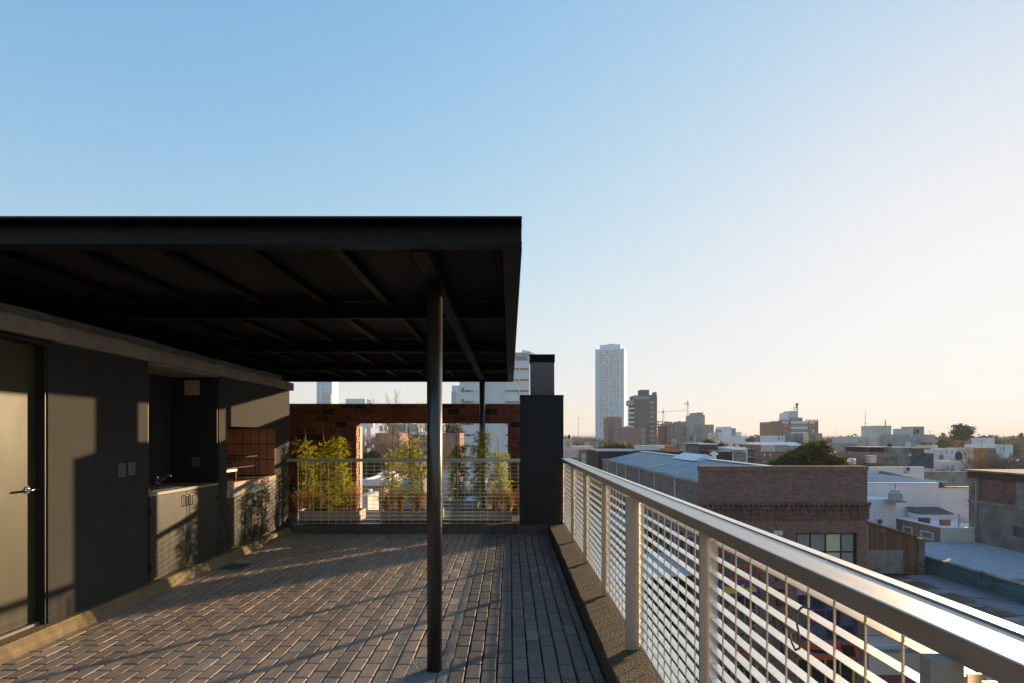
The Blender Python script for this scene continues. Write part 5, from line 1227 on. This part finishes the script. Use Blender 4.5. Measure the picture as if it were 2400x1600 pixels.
Y = 120; bare_tree('leafless tree whose top shows above the brick screen wall', wx(975,Y), Y, GZ, 23, dep=5, seed=17, spread=.35, minr=.02, up=.3)
Y = 110; bare_tree('brown leafless tree before the peach apartment house', wx(1400,Y), Y, GZ, 9, mat=TWIG, dep=5, seed=18, minr=.02)
Y = 78; bare_tree('leafless tree just right of the evergreen', wx(2012,Y), Y, GZ, 12.2, mat=TWIG, dep=6, seed=19, minr=.016)
Y = 78; bare_tree('russet leafless tree left of the derelict building roof', wx(2285,Y), Y, GZ, 11, mat=TWIG, dep=6, seed=21, minr=.016)
Y = 84; bare_tree('broad russet leafless tree above the derelict building roof', wx(2345,Y), Y, GZ, 11.8, mat=TWIG, dep=6, seed=22, minr=.018)
Y = 74; bare_tree('dark leafless tree at far right edge above derelict building', wx(2398,Y), Y, GZ, 12, mat=BARK, dep=6, seed=23, minr=.018)
Y = 34; bare_tree('pinkish bare shrub seen low between the left and middle planters', wx(878,Y), Y, GZ+6.5, 2.6, mat=M("pink_twigs", (.42,.25,.20), rough=.9, var=.3), dep=5, seed=24, minr=.008, r0=.05, name='bare_shrub')
grass(2300, 31, .55, 'yellow green grass tuft growing on the pale gritty roof', Y=31.6, n=160, z=GZt+.02, mat=leafmat("olive_grass", (.12,.13,.04), (.22,.2,.07), .3))

# ------------------------------------------------------------------ street furniture seen through the grating
t = thing('black_fronted_house', (7.5, 31, GZ), 'low house with black front and pale ribbed sheet roof left of the brick hall', 'house')
RZ = H-7.55
MB().box(4.6, 9.82, 30.6, 40, GZ, RZ-.35).build('wall', GREYC, t); MB().box(4.6, 9.82, 30.5, 30.59, GZ, RZ-.36).build('front', P_BLK, t)
slope_roof(t, 'roof', ZINCW, 4.5, RZ-.3, 9.84, RZ, 30.2, 36, .24, .05)
slope_roof(t, 'roof', ZINC, 4.5, RZ+.9, 9.84, RZ+1.3, 38, 46, .3, .05); MB().box(4.6, 9.82, 40.01, 46, GZ, RZ+.8).build('rear_wall', CREAMW, t)
MB().box(6.2, 7.4, 33, 34.2, RZ-.1, RZ+1.3).build('roof_room', BLUEG, t)
t = thing('grey_flat_house', (2.6, 36, GZ), 'grey flat roofed house low behind far grating panels', 'house')
MB().box(.5, 4.4, 30, 47, GZ, H-9.6).build('wall', GREYC, t); MB().box(.6, 4.3, 30.1, 46.9, H-9.599, H-9.5).build('roof', GRITR, t)
MB().box(1.4, 3.4, 36, 40, H-9.49, H-7.6).build('roof_room', WHITEW, t); MB().box(1.3, 3.5, 35.9, 40.1, H-7.599, H-7.5).build('roof_slab', BLUEG, t)
def cable(label, p0, p1, sag, r=.018):
    p0, p1 = Vector(p0), Vector(p1); n = 24
    pts = [p0.lerp(p1,i/n)-Vector((0,0,4*sag*(i/n)*(1-i/n))) for i in range(n+1)]
    m = MB().path(pts, r, 4); tag(m.build('overhead_cable', WIRE), label, 'cable')
cable('upper black cable crossing in front of brick workshop', (-2,26.6,GZ+5.6), (45,27.6,GZ+7.0), .9)
cable('middle black cable crossing in front of brick workshop', (-2,26.4,GZ+5.2), (45,27.4,GZ+6.3), 1.0)
cable('lower black cable crossing in front of brick workshop', (-2,26.2,GZ+4.8), (45,27.2,GZ+5.9), 1.1)
cable('thin cable running over the patched tin roofs', (21.8,30.5,H-8.6), (40,27.5,H-8.1), .35, .015)

# ------------------------------------------------------------------ right hand mid distance houses
for (lab, Y, a, c_, top, d, mt) in (('white walled house right of the grey balcony flats',125,2200,2241,1051,9,WHITEW),('small cream house with dark door beside the white walled one',128,2241,2281,1050,8,CREAMW),
      ('brick red blank house under the tall skyline tree',130,2281,2314.5,1048,8,ORNG),('pale green low house right of the brick red one',132,2315,2335,1048.5,8,M("pale_green_render", (.16,.24,.17), rough=.9)),
      ('white stepped house near right edge of the skyline',150,2331,2374,1041,10,WHITEB),('white upper storey house with dark windows below cypress',220,2316,2331,1025,8,WHITEB),
      ('brown walled yard house behind the corrugated roof',95,2188,2208,1083,6,BRN),('pink and white low wall house right of the brown yard wall',92,2208,2264,1080.5,7,WHITEW),
      ('low cream house far left of white blank block',190,1930,1948,1036,9,CREAMW),('grey plain house right of the weathered low block',150,1975,2003,1037,9,GREYC),
      ('small pink walled house behind evergreen tip',165,1950,1965,1041,9,CREAM),('tiny white house on the skyline right of tower block',330,1951,1966,1024,9,WHITEB)):
    k = 110/Y; w_ = c_-a; wn_ = [(a+w_*f, a+w_*f+4*k, top+6*k, top+12*k) for f in ((.15,.42,.72) if w_ > 25 else (.2,.62))]
    house('low_house', lab, 'house', Y, a, c_, top, d, mt, wn_, gm=(GLASS if len(lab) % 2 else SHUT), nx=1, par=.3, roof=GRITR)
mast('slender lattice mast with ring platform left of white blank block', 2028, 962, 1022, 210, .12, ((991,4),(1012,2)))
mast('thin mast on skyline between tower block and evergreen', 1747, 1015, 1040, 190, .1)

for (px, py, Y, r0, lab, mt) in ((1989,1088,72,.33,'left of a pair of small white tanks behind brick parapet end',WHITEF),(1999,1088,72,.33,'right of a pair of small white tanks behind brick parapet end',WHITEF),
      (2247,1076,93,.5,'dark round tank on the pink and white low wall house',TANKK),(2206,1076,95,.35,'brown tank on the brown walled yard house',BRN),(1966,1042,165,.7,'grey tank behind right tip of evergreen',TANKG),(1580,1043,90,.4,'grey tank left of tan chimney stack',TANKG)):
    k_ = MB(); X = wx(px,Y); z = wz(py,Y); k_.lathe(X,Y,[(r0*.7,z),(r0,z+.1),(r0,z+r0*2),(r0*.4,z+r0*2.7)],14); tag(k_.build('water_tank', mt), lab, 'water tank')
for i, (px, pt, Y) in enumerate(((1428,1024,150),(1502,1030,110),(1590,1026,120),(1645,1028,112),(1706,1040,95),(1765,1028,135),(1834,1012,160),(1942,1022,180),(1990,1024,145),(2181,1008,140),(2218,1034,124),(2300,1030,129),(2352,1026,149))):
    t = thing('roof_aerial', (wx(px,Y), Y, wz(pt+26,Y)), 'one of the thin television aerials standing on the middle distance roofs', 'aerial', 'television aerials on middle distance roofs')
    X = wx(px,Y); z1 = wz(pt,Y); MB().tube((X,Y,wz(pt+26,Y)),(X,Y,z1),.035,n=4).build('pole', GREYD, t)
    m = MB(); m.tube((X-.8,Y,z1-.1),(X+.8,Y,z1-.1),.025,n=4)
    for k in range(5): m.tube((X-.7+k*.35,Y-.3,z1-.1),(X-.7+k*.35,Y+.3,z1-.1),.015,n=3)
    m.build('antenna_arms', GREYD, t)
# ------------------------------------------------------------------ far low sprawl
rs = random.Random(99)
SPM = [CREAMW, WHITEB, GREYC, TAN, BRNG, BRN, OLDC, WHITEW, CREAM]
protos = []
for i, mt in enumerate(SPM):
    t = thing('distant_house', (0,0,GZ), 'one of the small flat roofed houses in the far low sprawl below the horizon', 'house', 'small houses of the far low sprawl')
    wd, dp, hh = (7,9,8,10,6,9,7,11,8)[i], 9, (5.5,4,6.5,4.5,8,5,4,4.6,7)[i]
    MB().box(-wd/2,wd/2,0,dp,GZ,GZ+hh).build('wall', mt, t)
    MB().box(-wd/2+.25,wd/2-.25,.25,dp-.25,GZ+hh+.001,GZ+hh+.05).build('roof', (GRITR,ZINCW,OLDC)[i%3], t)
    if i % 2: MB().box(-wd/2+1,-wd/2+4,3,6,GZ+hh+.051,GZ+hh+2.4).build('roof_room', SPM[(i*4+1)%9], t)
    if i % 3 == 0: MB().lathe(wd/2-1.6, 5, [(.55,GZ+hh+.9),(.6,GZ+hh+1.6),(.3,GZ+hh+2.1)], 10).tube((wd/2-1.6,5,GZ+hh),(wd/2-1.6,5,GZ+hh+.9),.3,n=6).build('roof_tank', TANKK if i % 2 else TANKG, t)
    if i % 3 == 1: MB().tube((0,4,GZ+hh),(0,4,GZ+hh+5),.06,n=4).tube((-.9,4,GZ+hh+4.6),(.9,4,GZ+hh+4.6),.04,n=4).build('aerial', GREYD, t)
    for k in range(3): MB().box(-wd/2+.8+k*1.7,-wd/2+1.8+k*1.7,-.02,-.005,GZ+hh-2.4,GZ+hh-1.0).build('window', GLASS if k else SHUT, t)
    protos.append(t)
def used(X, Y, spans): return any(a <= X/Y*F+CX <= b_ for a, b_ in spans)
cells = []
Y = 165.0
while Y < 900:
    xs = -0.42*Y
    while xs < .96*Y:
        cells.append((xs+rs.uniform(-3,3), Y+rs.uniform(-8,8))); xs += rs.uniform(11,20)*(Y/165)**.62
    Y *= 1.13
cells = [c for c in cells if (c[0]/c[1]*F+CX < 1095 and c[0]/c[1]*F+CX > 825) or c[0]/c[1]*F+CX > 1300]
rs.shuffle(cells); cells = sorted(cells[:285], key=lambda c: c[1]); first = set()
for x, y in cells:
    k = rs.randrange(9)
    if k in first: o = copy_tree(protos[k])
    else: o = protos[k]; first.add(k)
    o.location = (x, y, GZ); s_ = rs.uniform(.85,1.15)*(1+.25*(y > 400)); o.scale = (s_, s_, s_*rs.uniform(.8,1.15)*(1.15 if rs.random() < .1 else 1))
# trees between those houses: individual crowns
tp = []
for i in range(4):
    r = random.Random(60+i); t = thing('distant_tree', (0,0,GZ), 'one of the rounded trees scattered between the far low houses', 'tree', 'trees scattered in the far low sprawl')
    MB().tube((0,0,GZ),(0,0,GZ+3),.3,.25,6).build('trunk', BARK, t); c = MB()
    for l in range(5): leafy(c, (r.uniform(-1.8,1.8), r.uniform(-1.5,1.5), GZ+4.6+r.uniform(-1,1.6)), (2.2,2,1.8), 34, 5, .75, r)
    c.build('crown', (EVERF, TWIG, BARK, leafmat("dusty_foliage", (.10,.10,.04), (.16,.14,.06), .2, .3))[i], t); tp.append(t)
n = 0; seen = set()
while n < 230:
    y = 150*math.exp(rs.uniform(0,1.75)); x = rs.uniform(-.40,.95)*y; p_ = x/y*F+CX
    if not (830 < p_ < 1090 or p_ > 1320): continue
    k = rs.randrange(4); o = copy_tree(tp[k]) if k in seen else tp[k]; seen.add(k)
    o.location = (x, y, GZ); s_ = rs.uniform(.7,1.5); o.scale = (s_, s_, s_*rs.uniform(.8,1.1)); n += 1
for i, (px, Y) in enumerate(((1762,300),(1785,340),(1802,280),(1935,330),(1946,290),(1978,310),(1992,260),(2006,340),(2196,240),(2204,300),(2222,280),(2292,260),(2306,330),(2322,300),(2348,270),(2362,320),(2378,250),(2392,300),(1322,420),(1384,500))):
    o = copy_tree(tp[(3,1,3,2)[i % 4]]); s_ = rs.uniform(1.45,1.85); o.location = (wx(px,Y), Y, GZ); o.scale = (s_*1.2, s_, s_*rs.uniform(.92,1.05))
    o['label'] = 'one of the taller hazy trees whose tops break the skyline'; o['group'] = 'taller hazy trees along the skyline'
# distant wooded plain
m = MB(); r = random.Random(5)
for i in range(9000):
    y = 520*math.exp(r.random()*1.9); x = r.uniform(-.45,1.0)*y; z = GZ+r.uniform(1,8.5)*(1+.1*math.sin(x*.01)+.1*math.sin(y*.02)); s_ = 1.6+y/520*1.1
    for k in range(3):
        o = Vector((x+r.gauss(0,s_*1.6), y, z+r.gauss(0,.8))); a = Vector((r.gauss(0,1), r.gauss(0,.5), r.gauss(0,.4))).normalized()*s_; b_ = a.cross(Vector((r.gauss(0,1), r.gauss(0,1), r.gauss(0,1)))).normalized()*s_*.5
        j = len(m.v); m.v += [tuple(o-a), tuple(o+b_), tuple(o+a), tuple(o-b_)]; m.f.append((j,j+1,j+2,j+3))
tag(m.build('distant_woodland', M("distant_wood", (.07,.07,.045), rough=1, var=.4, scale=.02, c2=(.15,.125,.08))), kind='stuff')
tag(MB().box(-13000, 13000, 5200, 5900, GZ, GZ+.8).build('river', M("river_water", (.25,.30,.32), rough=.3, var=.1, scale=.01)), kind='structure')
m = MB(); r = random.Random(8); N_ = 160; pts = [(-9000+18000*i/N_, 6500) for i in range(N_+1)]
for i, (x, y) in enumerate(pts):
    h = 26+14*math.sin(i*.21)+6*r.random(); m.v += [(x,6400,GZ),(x,7000,GZ+h),(x,9500,GZ)]
for i in range(N_): a = 3*i; m.f += [(a,a+3,a+4,a+1),(a+1,a+4,a+5,a+2)]
tag(m.build('far_hills', M("hazy_hill_ground", (.10,.12,.11), rough=1, var=.2, scale=.002)), kind='structure')
# ------------------------------------------------------------------ haze
hz_m = bpy.data.materials.new("haze"); hz_m.use_nodes = True; t_ = hz_m.node_tree
t_.nodes.remove(t_.nodes["Principled BSDF"]); pv = t_.nodes.new("ShaderNodeVolumePrincipled")
pv.inputs["Color"].default_value = (.97,.98,1,1); pv.inputs["Density"].default_value = .0002; pv.inputs["Anisotropy"].default_value = .08
t_.links.new(pv.outputs[0], t_.nodes["Material Output"].inputs["Volume"])
hz = MB().box(-14500, 14500, -14500, 14500, GZ-1.2, 133).build('haze', hz_m); tag(hz, kind='stuff')
